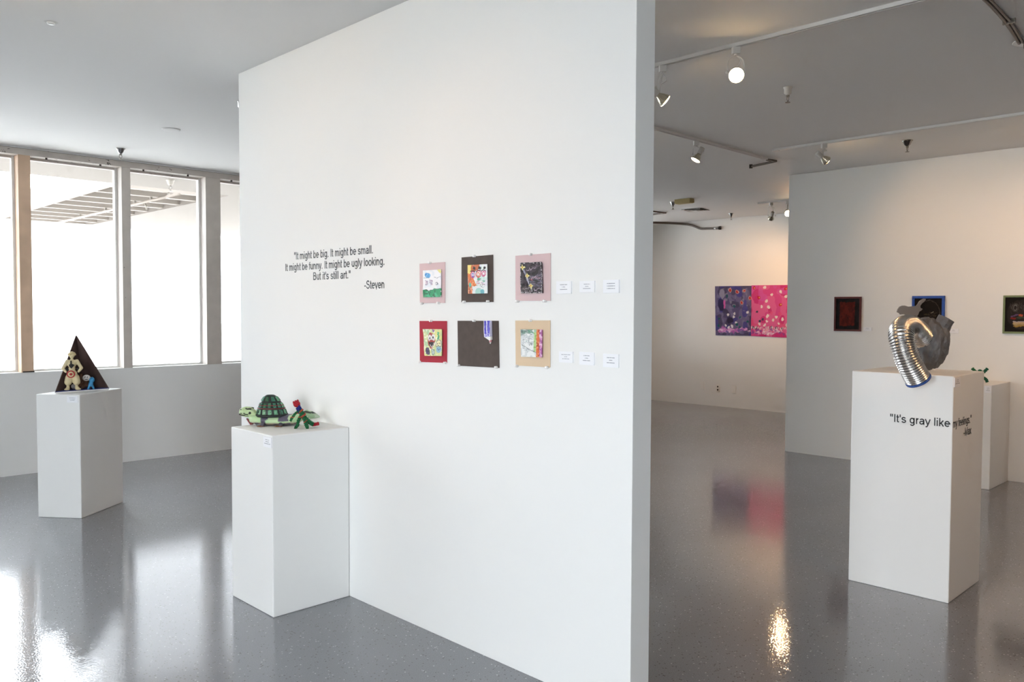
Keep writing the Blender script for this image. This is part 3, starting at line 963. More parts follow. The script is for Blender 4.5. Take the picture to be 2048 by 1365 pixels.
# ------------------------------------------------------------------ framed pictures on the right wall
def framed(label, y0, y1, z0, z1, fw, fcol, cv):
    cy, cz = (y0 + y1) / 2, (z0 + z1) / 2
    wd, ht = y0 - y1, z1 - z0
    o = thing('framed_picture', label, 'picture', M=face_negx(XW2, cy, cz), group='dark framed pictures on the right wall')
    m = mat(label[:20] + '_frame', fcol, 0.5, noise=(40, 0.08))
    for nm, b in (('frame_rail', (-wd / 2, wd / 2, ht / 2 - fw, ht / 2)), ('frame_rail', (-wd / 2, wd / 2, -ht / 2, -ht / 2 + fw)),
                  ('frame_stile', (-wd / 2, -wd / 2 + fw, -ht / 2 + fw, ht / 2 - fw)), ('frame_stile', (wd / 2 - fw, wd / 2, -ht / 2 + fw, ht / 2 - fw))):
        MB().box(b[0], b[1], b[2], b[3], 0.001, 0.02).build(nm, m, o, bevel=0.002)
    painted(cv, wd - 2 * fw + 0.004, ht - 2 * fw + 0.004, 'drawing', M_PAINTM, o, 0.002, 0.008)
    return o


ca = Cv(60, 72, '#1d1a1b'); ca.mottle('#262427', 10, 0.5, 70, 0.6)
ca.rect(0.17, 0.12, 0.79, 0.88, '#521c17'); ca.mottle('#64251d', 12, 0.55, 71, 0.8, (0.17, 0.12, 0.79, 0.88)); ca.scrib(0.2, 0.2, 0.7, 0.8, 26, 0.014, ['#331210', '#451715', '#2a1412'], 72, 0.12, 1.3)
framed('small picture of a dark red panel in a maroon frame', 3.749, 3.466, 1.350, 1.709, 0.019, '#5e2420', ca)
cb = Cv(72, 80, '#171310'); cb.mottle('#221c18', 9, 0.5, 73, 0.6)
cb.ell(0.5, 0.5, 0.42, 0.44, '#4c4540', ring=0.045); cb.scrib(0.3, 0.42, 0.75, 0.62, 22, 0.014, ['#453c2c', '#5a5038', '#3a3328'], 74, 0.1); cb.line([(0.6, 0.46), (0.68, 0.42)], 0.02, '#8d8674'); cb.line([(0.25, 0.66), (0.7, 0.66)], 0.018, '#5c554c')
framed('picture of a faint round face in a bright blue frame', 2.968, 2.668, 1.352, 1.711, 0.025, '#2350a8', cb)
cc = Cv(80, 88, '#1a1715'); cc.ell(0.5, 0.5, 0.44, 0.42, '#2a2624')
for x in (0.3, 0.66):
    cc.ell(x, 0.3, 0.12, 0.12, '#4a4643', ring=0.22); cc.ell(x, 0.3, 0.07, 0.09, '#6a6663', ring=0.3); cc.ell(x, 0.31, 0.03, 0.04, '#242022')
cc.scrib(0.15, 0.15, 0.8, 0.4, 30, 0.014, ['#3c3836', '#4a4644', '#353130'], 75, 0.12, 1.2)
cc.line([(0.2, 0.56), (0.38, 0.5)], 0.04, '#5d4569'); cc.line([(0.62, 0.5), (0.8, 0.56)], 0.04, '#5d4569'); cc.ell(0.25, 0.61, 0.08, 0.03, '#7c2a25'); cc.ell(0.74, 0.61, 0.08, 0.03, '#7c2a25')
cc.ell(0.47, 0.52, 0.075, 0.035, '#b0543c'); cc.ell(0.47, 0.58, 0.12, 0.03, '#3c4436')
cc.ell(0.47, 0.76, 0.24, 0.07, '#9c875c'); cc.rect(0.26, 0.72, 0.7, 0.78, '#b49c76'); cc.line([(0.25, 0.7), (0.7, 0.7)], 0.025, '#b0a8a6'); cc.line([(0.27, 0.83), (0.68, 0.83)], 0.03, '#9a7b3e')
framed('picture of a grinning dark face in a sage green frame', 2.170, 1.870, 1.359, 1.708, 0.018, '#76855c', cc)
card('caption card beside the maroon framed picture', face_negx(XW2, 3.401, 1.376), 0.088, 0.038, (0.3, 0.45, 0.0), 'captions on the right wall', 0.008)
card('caption card beside the blue framed picture', face_negx(XW2, 2.586, 1.373), 0.088, 0.042, (0.2, 0.3, 0.0), 'captions on the right wall', 0.008)

# ------------------------------------------------------------------ two-sheet painting on the far wall
pv = Cv(96, 112, '#565078')
pv.mottle('#6f688f', 7, 0.5, 80, 0.7); pv.mottle('#7d789c', 14, 0.6, 81, 0.6); pv.mottle('#43405f', 8, 0.62, 82, 0.8); pv.mottle('#423f8a', 6, 0.66, 83, 0.8)
pv.mottle('#8a8799', 18, 0.72, 84, 0.7, (0.2, 0.05, 0.9, 0.5))
pv.ell(0.17, 0.38, 0.08, 0.12, '#2f2b52'); pv.ell(0.26, 0.36, 0.035, 0.09, '#c65ba6'); pv.ell(0.2, 0.16, 0.06, 0.1, '#8d8ba6'); pv.ell(0.33, 0.2, 0.03, 0.03, '#1e4f5a')
pv.ell(0.42, 0.68, 0.09, 0.07, '#34304f')
for x, y in ((0.42, 0.08), (0.61, 0.12), (0.8, 0.1), (0.74, 0.33), (0.96, 0.26)):
    pv.ell(x, y, 0.045, 0.035, '#cfa49c'); pv.ell(x, y, 0.03, 0.025, '#b02f34')
for x, y in ((0.36, 0.57), (0.58, 0.73), (0.38, 0.83), (0.47, 0.82), (0.3, 0.79), (0.52, 0.62), (0.54, 0.55), (0.9, 0.54)):
    pv.ell(x, y, 0.032, 0.026, '#d8d6dc')
for x, y in ((0.7, 0.62), (0.9, 0.71), (0.53, 0.4), (0.12, 0.66), (0.1, 0.8), (0.6, 0.78), (0.68, 0.84)):
    pv.ell(x, y, 0.03, 0.025, '#1f5a62')
pv.scrib(0.06, 0.85, 0.95, 0.93, 50, 0.035, ['#c57fc2', '#d59bd0', '#b060b0', '#e3bfe0', '#6d58a6'], 85, 0.06)
pk = Cv(96, 112, '#d24c8c')
pk.mottle('#dd6a9c', 7, 0.5, 90, 0.7); pk.mottle('#c42f74', 6, 0.62, 91, 0.8); pk.mottle('#cf5aa6', 8, 0.62, 92, 0.7, (0, 0, 1, 0.3)); pk.mottle('#e0527e', 9, 0.6, 93, 0.6, (0, 0.5, 1, 0.85))
for x, y in ((0.55, 0.19), (0.78, 0.13), (0.28, 0.41), (0.46, 0.42), (0.44, 0.59), (0.69, 0.6), (0.44, 0.69), (0.6, 0.66), (0.85, 0.64), (0.75, 0.73), (0.95, 0.76), (0.42, 0.3), (0.23, 0.76), (0.38, 0.77), (0.36, 0.05), (0.93, 0.23)):
    pk.ell(x, y, 0.036, 0.03, '#eedfe0')
for x, y in ((0.2, 0.24), (0.08, 0.06), (0.92, 0.07), (0.78, 0.37)):
    pk.ell(x, y, 0.04, 0.03, '#c02836'); pk.ell(x + 0.01, y, 0.018, 0.014, '#dca36a')
for x, y in ((0.16, 0.52), (0.31, 0.66), (0.24, 0.7), (0.07, 0.83), (0.14, 0.83), (0.56, 0.82), (0.68, 0.83), (0.84, 0.84)):
    pk.ell(x, y, 0.03, 0.025, '#32465e')
for i in range(18):
    pk.ell(0.03 + i * 0.055, 0.83 + 0.01 * math.sin(i * 2.3), 0.02, 0.02, ['#e6d2da', '#d8b0c8'][i % 2], 0.9)
pk.scrib(0.0, 0.86, 0.98, 0.95, 50, 0.032, ['#e3b2d4', '#d58ec0', '#f0d6e4', '#8f4f9a', '#e6a0bc'], 94, 0.06)
o = thing('two_sheet_painting', 'wide purple and hot pink dotted painting on the far wall', 'painting', M=face_negx(XW3, 6.51, 1.56))
painted(pv, 0, 0, 'purple_sheet', M_PAINTM, o, 0.002, 0.006, 0.004, 95, [(-0.658, 0.402), (-0.002, 0.397), (0.004, -0.392), (-0.632, -0.398)])
painted(pk, 0, 0, 'pink_sheet', M_PAINTM, o, 0.003, 0.007, 0.004, 96, [(-0.004, 0.404), (0.625, 0.398), (0.625, -0.406), (0.004, -0.394)])

# ------------------------------------------------------------------ wall plates on the far wall
for yc, zc, kind, lab in ((7.381, 0.321, 'blank', 'blank white wall plate low on the far wall, leftmost of three'),
                          (7.092, 0.298, 'socket', 'white socket plate with two dark outlets low on the far wall'),
                          (6.802, 0.294, 'switch', 'white wall plate below the dotted painting, rightmost of three')):
    o = thing('wall_plate', lab, 'wall plate', M=face_negx(XW3, yc, zc), group='wall plates on the far wall')
    MB().box(-0.036, 0.036, -0.06, 0.06, 0, 0.007).build('plate', M_WHITE, o, bevel=0.002)
    if kind == 'socket':
        for dy in (0.026, -0.026):
            MB().lathe([(0.014, 0.006), (0.013, 0.0085)], 12, Matrix.Translation((0, dy, 0))).build('outlet', M_BLACK, o)
    if kind == 'switch':
        MB().box(-0.018, 0.018, -0.034, 0.034, 0.006, 0.010).build('rocker', M_WHITE, o, bevel=0.001)

# ------------------------------------------------------------------ tracks and lamps
M_BULBGLASS = mat('mirror_bulb_glass', '#d9d2bd', 0.12, 0.85)
M_SOCKET = mat('white_socket_enamel', '#cfccc6', 0.45)
M_LIT = mat('lit_bulb_face', '#fff2d8', 0.3, emit=('#ffd9a0', 55.0))
M_LIT.cycles.emission_sampling = 'NONE'     # the spot lights carry the lamps' light


def track(label, a, b, group='white ceiling tracks'):
    a, b = Vector((*a, H)), Vector((*b, H))
    d = b - a
    o = thing('light_track', label, 'track', M=Matrix.Translation(a) @ Matrix.Rotation(math.atan2(d.y, d.x), 4, 'Z'), group=group)
    L_ = d.length
    mb = MB().box(0, L_, -0.018, -0.0075, -0.02, 0).box(0, L_, 0.0075, 0.018, -0.02, 0).box(0, L_, -0.0075, 0.0075, -0.008, 0)
    mb.build('rail', M_TRACK, o, bevel=0.001)
    MB().box(0.002, L_ - 0.002, -0.007, 0.007, -0.011, -0.008).build('slot', M_DARK, o)
    for x in (0, L_):
        MB().box(x - 0.03, x + 0.03, -0.021, 0.021, -0.023, -0.0005).build('end_cap', M_TRACK, o, bevel=0.002)
    return o


def track_lamp(label, x, y, aim, drop=0.17, watts=40, yoke='loop', yoke_rz=RZ_CAM, r=0.041, cone=100, warm=(1.0, 0.58, 0.28), bend=0.0):
    """track head: adapter, yoke, wire, socket, reflector bulb with lit face, and its own spot light"""
    o = thing('track_lamp', label, 'spotlight', loc=(x, y, H), rz=yoke_rz, group='track spotlights')
    Lw = Matrix.Translation((x, y, H)) @ Matrix.Rotation(yoke_rz, 4, 'Z')
    MB().box(-0.022, 0.022, -0.017, 0.017, -0.058, -0.019).lathe([(0.012, -0.066), (0.012, -0.058)], 12).build('adapter', M_TRACK, o, bevel=0.003)
    ad = (Lw.inverted().to_3x3() @ Vector(aim)).normalized()
    piv = Vector((bend, 0, -drop))
    if yoke == 'loop':
        wv = 0.046
        path = smooth_path([(bend - wv, 0, -drop + 0.0), (bend - wv, 0, -drop + 0.05), (bend * .5 - wv * 0.75, 0, -0.085), (0, 0, -0.068), (bend * .5 + wv * 0.75, 0, -0.085),
                            (bend + wv, 0, -drop + 0.05), (bend + wv, 0, -drop + 0.0)], 8)
        mb = MB()
        rr = [[(p.x + 0.0015, p.y - 0.007, p.z), (p.x + 0.0015, p.y + 0.007, p.z), (p.x - 0.0015, p.y + 0.007, p.z - 0.001), (p.x - 0.0015, p.y - 0.007, p.z - 0.001)] for p in path]
        mb.rings(rr)
        mb.build('yoke', M_TRACK, o)
        for s_ in (-1, 1):
            MB().lathe([(0.008, 0), (0.008, 0.006), (0.005, 0.009)], 10, Matrix.Translation((bend + s_ * wv, 0, -drop + 0.006)) @ Matrix.Rotation(s_ * math.pi / 2, 4, 'Y')).build('knob', M_TRACK, o)
    else:
        MB().tube([(0, 0, -0.06), (bend * 0.9, 0.004, -drop * 0.6), (bend, 0.004, -drop)], 0.0085, 8).build('arm', M_TRACK, o, True)
    Mh = aim_matrix(piv, ad)
    MB().lathe([(0.012, -0.075), (0.022, -0.073), (0.022, -0.012), (0.02, -0.01)], 20, Mh).build('socket', M_SOCKET, o, True)
    MB().lathe([(0.016, -0.012), (0.019, -0.002), (0.03, 0.016), (r * 0.93, 0.036), (r, 0.046), (r, 0.05)], 24, Mh, cap=False).build('bulb', M_BULBGLASS, o, True)
    fc = MB().lathe([(r * 0.99, 0.0495), (r * 0.8, 0.054), (r * 0.4, 0.057), (r * 0.05, 0.058)], 24, Mh)
    fc.build('bulb_face', M_LIT, o, True)
    MB().tube(smooth_path([(0.004, 0.012, -0.06), (0.03 + bend * .4, 0.016, -drop * 0.55), tuple(Mh @ Vector((0, 0.0, -0.074)))], 8), 0.0028, 6).build('wire', M_TRACK, o, True)
    ld = bpy.data.lights.new('lamp_light', 'SPOT')
    ld.energy = watts * SPOT
    ld.color = warm
    ld.spot_size = math.radians(cone)
    ld.spot_blend = 1.0
    ld.shadow_soft_size = 0.03
    lo = bpy.data.objects.new('lamp_light', ld)
    C.objects.link(lo)
    lo.parent = o
    lo.matrix_local = aim_matrix(piv + ad * 0.075, -ad)
    return o


track('white ceiling track nearest the partition end', (4.15, 5.0), (4.15, -1.2))
track('white ceiling track running away behind the partition end', (4.9, 3.965), (7.36, 3.955))
track('white ceiling track in front of the right wall', (7.06, 3.68), (7.06, -1.0))
track('short white ceiling track near the far wall', (10.36, 5.62), (10.36, 2.5))
track_lamp('spotlight whose bulb face is seen edge-on beside the partition', 4.15, 2.905, (0.60, -0.52, -0.62), drop=0.2, watts=18, yoke='arm', bend=-0.02)
track_lamp('brightly lit spotlight facing the room on the nearest track', 4.15, 2.413, (-0.72, -0.50, -0.46), drop=0.165, watts=18, yoke='loop')
track_lamp('spotlight with a wire loop on the track behind the partition', 6.18, 3.968, (-0.35, 0.35, -0.87), drop=0.14, watts=18, yoke='loop', bend=0.02)
track_lamp('small spotlight on the track in front of the right wall', 7.06, 3.226, (0.72, -0.42, -0.55), drop=0.14, watts=17, yoke='arm', bend=-0.01)
track_lamp('small tilted spotlight near the far wall', 10.36, 5.46, (0.60, 0.52, -0.6), drop=0.2, watts=60, yoke='loop', bend=0.01)
track_lamp('glaring spotlight at the edge of the right wall', 10.36, 5.225, (-0.74, -0.56, -0.38), drop=0.17, watts=22, yoke='arm')
track_lamp('added unseen spotlight on the nearest track, warming the right room floor', 4.15, 0.6, (0.45, 0.1, -0.9), watts=16, yoke='arm')  # added lamp out of view, gives the right room warm floor bounce
track_lamp('added unseen spotlight on the nearest track, brightening the tall plinth', 4.15, -0.6, (0.26, 0.66, -0.7), watts=34, yoke='arm')  # added lamp out of view, lifts the dim side of the tall plinth
# further lamps on the same tracks, out of the frame to the right
track_lamp('spotlight on the right wall track, outside the frame', 7.06, 1.55, (0.78, 0.05, -0.62), watts=20, yoke='arm')
track_lamp('spotlight on the right wall track, farthest from the corner', 7.06, 0.2, (0.78, 0.1, -0.62), watts=20, yoke='arm')
# the front room's own track, above and left of the frame
track('white ceiling track along the front room', (0.6, 4.6), (0.6, 0.6))
track_lamp('front room spotlight aimed at the wall quote', 0.6, 4.1, (1.865, -0.10, -0.75), watts=7, yoke='arm', cone=80)
track_lamp('front room spotlight aimed at the small paintings', 0.6, 3.0, (1.865, -0.28, -1.0), watts=11, yoke='arm', cone=62)
track_lamp('front room spotlight aimed at the turtle plinth', 0.6, 4.4, (1.6, -0.45, -1.85), watts=8, yoke='arm', cone=62)

# ------------------------------------------------------------------ sprinklers and other ceiling fittings
def sprinkler(label, x, y, m_cup, r=0.04, z=H, s=1.0):
    o = thing('ceiling_sprinkler', label, 'sprinkler', loc=(x, y, z), group='ceiling sprinklers')
    MB().lathe([(0.012 * s, -0.052 * s), (0.016 * s, -0.046 * s), (0.024 * s, -0.04 * s), (r * 0.8, -0.014 * s), (r, -0.003), (r, 0)][::1], 20).build('cup', m_cup, o, True)
    MB().lathe([(0.011 * s, -0.064 * s), (0.011 * s, -0.05 * s)], 12).build('body', M_STEEL, o, True)
    for q_ in (-1, 1):
        MB().tube([(q_ * 0.010 * s, 0, -0.062 * s), (q_ * 0.013 * s, 0, -0.08 * s), (0, 0, -0.098 * s)], 0.0028 * s, 6).build('frame_arm', M_STEEL, o)
    MB().lathe([(0.017 * s, -0.101 * s), (0.017 * s, -0.098 * s)], 14).build('deflector', M_STEEL, o)
    return o


M_CHROME2 = mat('dark_chrome', '#8e8a86', 0.2, 1.0)
M_PCUP = mat('painted_cup', '#c9c5c0', 0.5)
sprinkler('pale cupped sprinkler between the two nearest tracks', 5.195, 2.63, M_PCUP, 0.03)
sprinkler('chrome sprinkler above the right wall pictures', 7.511, 2.686, M_CHROME2, 0.045)
sprinkler('sprinkler beside the yellow box on the far ceiling', 9.49, 6.45, M_METAL, 0.042)
sprinkler('sprinkler above the dotted painting by the far wall', 11.2, 6.555, M_METAL, 0.045)
sprinkler('chrome sprinkler close to the window head rail', 2.819, 8.034, M_METAL, 0.04)
sprinkler('sprinkler peeping out beside the top of the partition', 2.80, 5.60, M_METAL, 0.03)
sprinkler('pale sprinkler hanging under the canopy outside the glass', 4.04, 9.9, mat('outdoor_cup', '#a8a29a', 0.5), 0.05, ZC, 1.3)

o = thing('ceiling_cover_plate', 'round white cover plate flush on the ceiling before the windows', 'cover plate', loc=(2.821, 6.886, H))
MB().lathe([(0.06, -0.008), (0.072, -0.006), (0.074, 0)], 28).build('plate', M_CEIL, o, True)
o = thing('ceiling_plug', 'tiny round white plug in the ceiling at the top left', 'plug', loc=(1.339, 4.785, H))
MB().lathe([(0.016, -0.010), (0.019, -0.008), (0.02, 0)], 20).build('button', M_WHITE, o, True)
MB().lathe([(0.021, -0.001), (0.032, -0.001), (0.033, 0)], 24).build('rim', M_CEIL, o, True)

o = thing('ceiling_box', 'cream yellow box fixed to the far ceiling', 'box', loc=(9.37, 6.19, H), rz=math.radians(0))
m_ = mat('cream_box', '#cbbb86', 0.6)
MB().box(-0.055, 0.055, -0.12, 0.12, -0.055, 0).build('housing', m_, o, bevel=0.004)
MB().box(-0.045, 0.045, -0.11, 0.11, -0.060, -0.055).build('cover', m_, o, bevel=0.002)
o = thing('ceiling_vent', 'square white ceiling air vent with dark louvre gaps', 'vent', loc=(10.43, 6.70, H), rz=math.radians(8))
for i, (a_, z_) in enumerate(((0.16, -0.012), (0.12, -0.018), (0.08, -0.022), (0.04, -0.024))):
    mb = MB()
    if i < 3:
        w2 = 0.028
        mb.rings([[(sx_ * a_, sy_ * a_, z_ + 0.002) for sx_, sy_ in ((-1, -1), (1, -1), (1, 1), (-1, 1))], [(sx_ * (a_ - w2), sy_ * (a_ - w2), z_ + 0.012) for sx_, sy_ in ((-1, -1), (1, -1), (1, 1), (-1, 1))],
                  [(sx_ * (a_ - w2), sy_ * (a_ - w2), z_ + 0.010) for sx_, sy_ in ((-1, -1), (1, -1), (1, 1), (-1, 1))], [(sx_ * a_, sy_ * a_, z_) for sx_, sy_ in ((-1, -1), (1, -1), (1, 1), (-1, 1))],
                  [(sx_ * a_, sy_ * a_, z_ + 0.002) for sx_, sy_ in ((-1, -1), (1, -1), (1, 1), (-1, 1))]], cap=False)
    else:
        mb.box(-a_, a_, -a_, a_, z_, z_ + 0.004)
    mb.build('louvre', M_WHITE, o)
MB().box(-0.15, 0.15, -0.15, 0.15, -0.004, -0.001).build('duct_opening', M_BLACK, o)


def conduit(label, pts, rad=0.012, ends=None):
    o = thing('ceiling_conduit', label, 'conduit', loc=pts[0], group='metal conduits')
    b0 = Vector(pts[0])
    P = [Vector(p) - b0 for p in pts]
    MB().tube(smooth_path(P, 10) if len(P) > 2 else P, rad, 10).build('tube', M_CONDUIT, o, True)
    return o


o = conduit('bent metal conduit stub at the end of the middle track', [(7.40, 3.955, H - 0.02), (7.52, 3.93, H - 0.02), (7.545, 3.96, H - 0.02), (7.64, 4.25, H - 0.02)], 0.012)
MB().lathe([(0.017, -0.02), (0.017, 0.02)], 12, Matrix.Translation((0.24, 0.30, 0.003))).build('end_fitting', M_DARK, o)
o = conduit('dark conduit crossing the ceiling in the upper right corner', [(4.0, 1.225, H - 0.013), (4.4, 1.225, H - 0.013), (4.78, 1.24, H - 0.013), (5.2, 1.28, H - 0.013)], 0.009)
MB().tube([(0.0, -0.02, 0), (0.4, -0.02, 0), (0.78, -0.005, 0), (1.2, 0.036, 0)], 0.007, 8).build('second_tube', M_CONDUIT, o, True)
MB().box(0.778, 0.79, -0.028, 0.03, -0.010, 0.0125).build('strap', M_STEEL, o)
o = thing('ceiling_disc', 'round pale disc plate with a dark fitting in the upper right corner', 'plate', loc=(5.25, 1.235, H))
MB().lathe([(0.085, -0.004), (0.09, -0.002), (0.09, 0)], 28).build('plate', M_TRACK, o, True)
MB().lathe([(0.03, -0.045), (0.036, -0.03), (0.036, -0.004)], 16).build('fitting', M_BLACK, o, True)
o = conduit('long bent conduit dropping from the ceiling onto the far wall', [(11.35, 8.1, H - 0.016), (11.6, 7.95, H - 0.018), (11.74, 7.80, H - 0.03), (11.752, 7.62, 2.985), (11.755, 7.47, 2.925), (11.756, 7.4, 2.912), (11.756, 7.28, 2.908), (11.756, 7.2, 2.903)], 0.018)
E_ = Matrix.Translation((0.406, -0.9, -0.13)) @ Matrix.Rotation(math.pi / 2, 4, 'X')
MB().lathe([(0.024, 0.0), (0.024, 0.1)], 12, E_).build('coupling', M_METAL, o, True)
MB().lathe([(0.03, 0.1), (0.03, 0.135)], 12, E_).build('end_cap', M_BLACK, o, True)
conduit('small bent conduit on the far ceiling beside the partition edge', [(9.9, 7.22, H - 0.016), (10.2, 7.19, H - 0.016), (10.36, 7.18, H - 0.016), (10.37, 7.21, H - 0.016), (10.42, 7.5, H - 0.016)], 0.012)

# ------------------------------------------------------------------ sculptures: figures grown with the skin modifier
def skin(name, joints, edges, m, parent, vox=0.0028, it=3):
    """joints: (x, y, z, r[, ry]); tapered limbs fused into ONE continuous body"""
    mb = MB()
    for j in joints:
        mb.ball(j[:3], (j[3], j[4] if len(j) > 4 else j[3], j[3] if len(j) < 6 else j[5]), 14, 10)
    for a, b in edges:
        A_, B2 = joints[a], joints[b]
        pa, pb = Vector(A_[:3]), Vector(B2[:3])
        ra, rb = min(A_[3:5]) if len(A_) > 4 else A_[3], min(B2[3:5]) if len(B2) > 4 else B2[3]
        mb.tube([pa + (pb - pa) * t for t in (0, .33, .67, 1)], [ra + (rb - ra) * t for t in (0, .33, .67, 1)], 14)
    o = mb.build(name, m, parent, True)
    r = o.modifiers.new('fuse', 'REMESH')
    r.mode = 'VOXEL'
    r.voxel_size = vox
    r.use_smooth_shade = True
    sm = o.modifiers.new('smooth', 'SMOOTH')
    sm.iterations = it
    return o


# pyramid niche
pyr = thing('pyramid_niche', 'dark brown open pyramid with a blue floor on the window plinth', 'sculpture', loc=(2.08, 6.84, PLH))
A, B_, Cc, T = Vector((-0.205, -0.10, 0)), Vector((0.19, -0.052, 0)), Vector((0.075, 0.165, 0)), Vector((0.0, 0.085, 0.425))
M_PYR = mat('dark_brown_cardboard', '#57443f', 0.75, noise=(12, 0.18))
M_PBASE = mat('blue_felt', '#37427a', 0.85, noise=(40, 0.15))


def slab(p, q_, r, t, name, m, parent):
    n_ = (q_ - p).cross(r - p).normalized() * t
    v = [p, q_, r, p + n_, q_ + n_, r + n_]
    return MB().add(v, [(0, 2, 1), (3, 4, 5), (0, 1, 4, 3), (1, 2, 5, 4), (2, 0, 3, 5)]).build(name, m, parent)


up = Vector((0, 0, 0.012))
slab(A, B_, Cc, 0.0085, 'base_board', M_WHITE, pyr)
up = Vector((0, 0, 0.0165))
slab(A + up * 0.5, B_ + up * 0.5, Cc + up * 0.5, 0.005, 'blue_floor', M_PBASE, pyr)
slab(A + up * 0.3, T, Cc + up * 0.3, 0.005, 'side_panel', M_PYR, pyr)
slab(B_ + up * 0.3, Cc + up * 0.3, T, 0.005, 'back_panel', M_PYR, pyr)

ZB = PLH + 0.0135
M_CREAM = mat('cream_clay', '#d9c9a0', 0.7, noise=(40, 0.05))
M_CLAYRED = mat('red_clay', '#b23434', 0.6)
M_CLAYBLK = mat('black_clay', '#26221f', 0.7)
fig = thing('standing_figurine', 'cream clay figure with hands on hips and a red target', 'figurine', loc=(2.002, 6.775, ZB), rz=math.radians(-17))
J = [(0, 0, .122, .036, .026), (0, 0, .165, .024, .019), (0, 0, .203, .033, .020), (0, 0, .240, .0085, .0085), (0, 0, .268, .0215, .021), (0, 0, .278, .019, .019),
     (-.032, 0, .222, .013), (-.060, -.004, .166, .0125), (-.042, -.014, .142, .0085), (.034, 0, .222, .013), (.063, -.004, .168, .0125), (.044, -.014, .142, .0085),
     (-.022, 0, .095, .026), (-.0275, 0, .062, .0265), (-.029, 0, .045, .0095), (-.029, 0, .018, .0125), (-.036, -.008, .008, .0205, .014, .008),
     (.024, 0, .095, .026), (.0295, 0, .062, .0265), (.030, 0, .045, .0095), (.030, 0, .018, .0125), (.040, -.008, .008, .022, .014, .008)]
E = [(0, 1), (1, 2), (2, 3), (3, 4), (4, 5), (2, 6), (6, 7), (7, 8), (2, 9), (9, 10), (10, 11), (0, 12), (12, 13), (14, 15), (13, 14), (15, 16), (0, 17), (17, 18), (18, 19), (19, 20), (20, 21)]
skin('body', J, E, M_CREAM, fig)
Mt = Matrix.Translation((-0.008, -0.030, 0.124)) @ Matrix.Rotation(math.pi / 2, 4, 'X')
MB().lathe([(0.0285, -0.012), (0.0285, 0.004), (0.024, 0.006)], 20, Mt).build('target_ring', M_CLAYRED, fig, True)
MB().lathe([(0.020, 0.0), (0.020, 0.0075)], 18, Mt).build('target_field', M_CREAM, fig, True)
MB().lathe([(0.010, 0.0), (0.010, 0.010)], 14, Mt).build('target_eye', M_CLAYRED, fig, True)
mt = Matrix.Translation((-0.006, -0.0225, 0.19)) @ Matrix.Rotation(math.pi / 2, 4, 'X')
MB().prism([(-.005, .036), (.005, .036), (.006, .012), (.022, .004), (.012, -.012), (.002, -.024), (-.010, -.012), (-.016, .004), (-.006, .012)], -0.01, 0.004, mt).build('black_patch', M_CLAYBLK, fig)
for s_ in (-1, 1):
    MB().prism([(-.014, .006), (.014, .006), (.004, -.012)], -0.006, 0.004, Matrix.Translation((s_ * 0.037, -0.008, 0.162)) @ Matrix.Rotation(math.pi / 2, 4, 'X')).build('black_patch', M_CLAYBLK, fig)
mb = MB()
for i in range(26):
    a_, b2 = random.uniform(0, 6.28), random.uniform(0.15, 1.35)
    mb.ball((0.024 * math.cos(a_) * math.cos(b2), 0.023 * math.sin(a_) * math.cos(b2), 0.266 + 0.024 * math.sin(b2)), 0.0065, 6, 4)
mb.build('hair', mat('cream_hair_clay', '#d0bd90', 0.7), fig, True)

mk = thing('masked_figurine', 'small brown clay figure with a white round mask in the pyramid', 'figurine', loc=(2.115, 6.835, ZB), rz=math.radians(-17))
M_BRN = mat('brown_clay', '#5a3d2b', 0.75, noise=(60, 0.2))
skin('body', [(0, 0, .03, .022, .02), (0, 0, .062, .02), (0, 0, .082, .012), (-.028, 0, .05, .012), (-.045, 0, .02, .01), (.022, -.01, .03, .011), (.03, -.02, .010, .010), (-.02, 0, .01, .012), (-.034, .0, .09, .015), (-.03, 0, .11, .012)],
     [(0, 1), (1, 2), (1, 3), (3, 4), (0, 5), (5, 6), (0, 7), (3, 8), (8, 9)], M_BRN, mk)
MB().ball((0.006, -0.022, 0.085), (0.029, 0.016, 0.024), 16, 10).build('mask', mat('white_clay', '#dcd8d4', 0.6), mk, True)
for x_, z_, l_, r_a in ((-0.004, 0.092, 0.011, 0.35), (0.012, 0.091, 0.011, 0.35), (0.006, 0.075, 0.018, 1.5)):
    MB().box(-0.0022, 0.0022, -0.003, 0.003, -l_ / 2, l_ / 2, Matrix.Translation((x_, -0.0375, z_)) @ Matrix.Rotation(r_a, 4, 'Y')).build('mask_mark', M_CLAYBLK, mk)

bl = thing('blue_creature', 'tiny bright blue clay creature beside the pyramid edge', 'figurine', loc=(2.128, 6.757, ZB), rz=math.radians(-17))
M_BLUE = mat('blue_clay', '#2f83b4', 0.5, noise=(70, 0.15))
skin('body', [(0, 0, .038, .017), (.004, 0, .058, .015), (.008, -.004, .072, .020), (.008, -.004, .082, .014), (-.014, -.008, .02, .007), (-.018, -.01, .006, .008), (.014, -.008, .02, .007), (.018, -.01, .006, .008), (-.012, .012, .02, .007), (-.014, .014, .006, .008), (.016, .012, .02, .007), (.018, .014, .006, .008)],
     [(0, 1), (1, 2), (2, 3), (0, 4), (4, 5), (0, 6), (6, 7), (0, 8), (8, 9), (0, 10), (10, 11)], M_BLUE, bl)
wb = thing('white_pebble', 'pale round clay ball behind the cream figure legs', 'ball', loc=(2.035, 6.84, ZB + 0.022))
MB().ball((0, 0, 0), (0.023, 0.02, 0.021), 14, 8).build('ball', mat('grey_white_clay', '#b9b4b2', 0.6), wb, True)

# ------------------------------------------------------------------ turtle
M_TPAINT = vcol_mat('turtle_paint', 0.55, 0.4, bump=(70, 0.3, 0.003))
tur = thing('papier_mache_turtle', 'pale green papier-mache turtle with a tall dark patterned shell', 'sculpture', loc=(2.219, 4.060, P2H), rz=RZ_CAM)


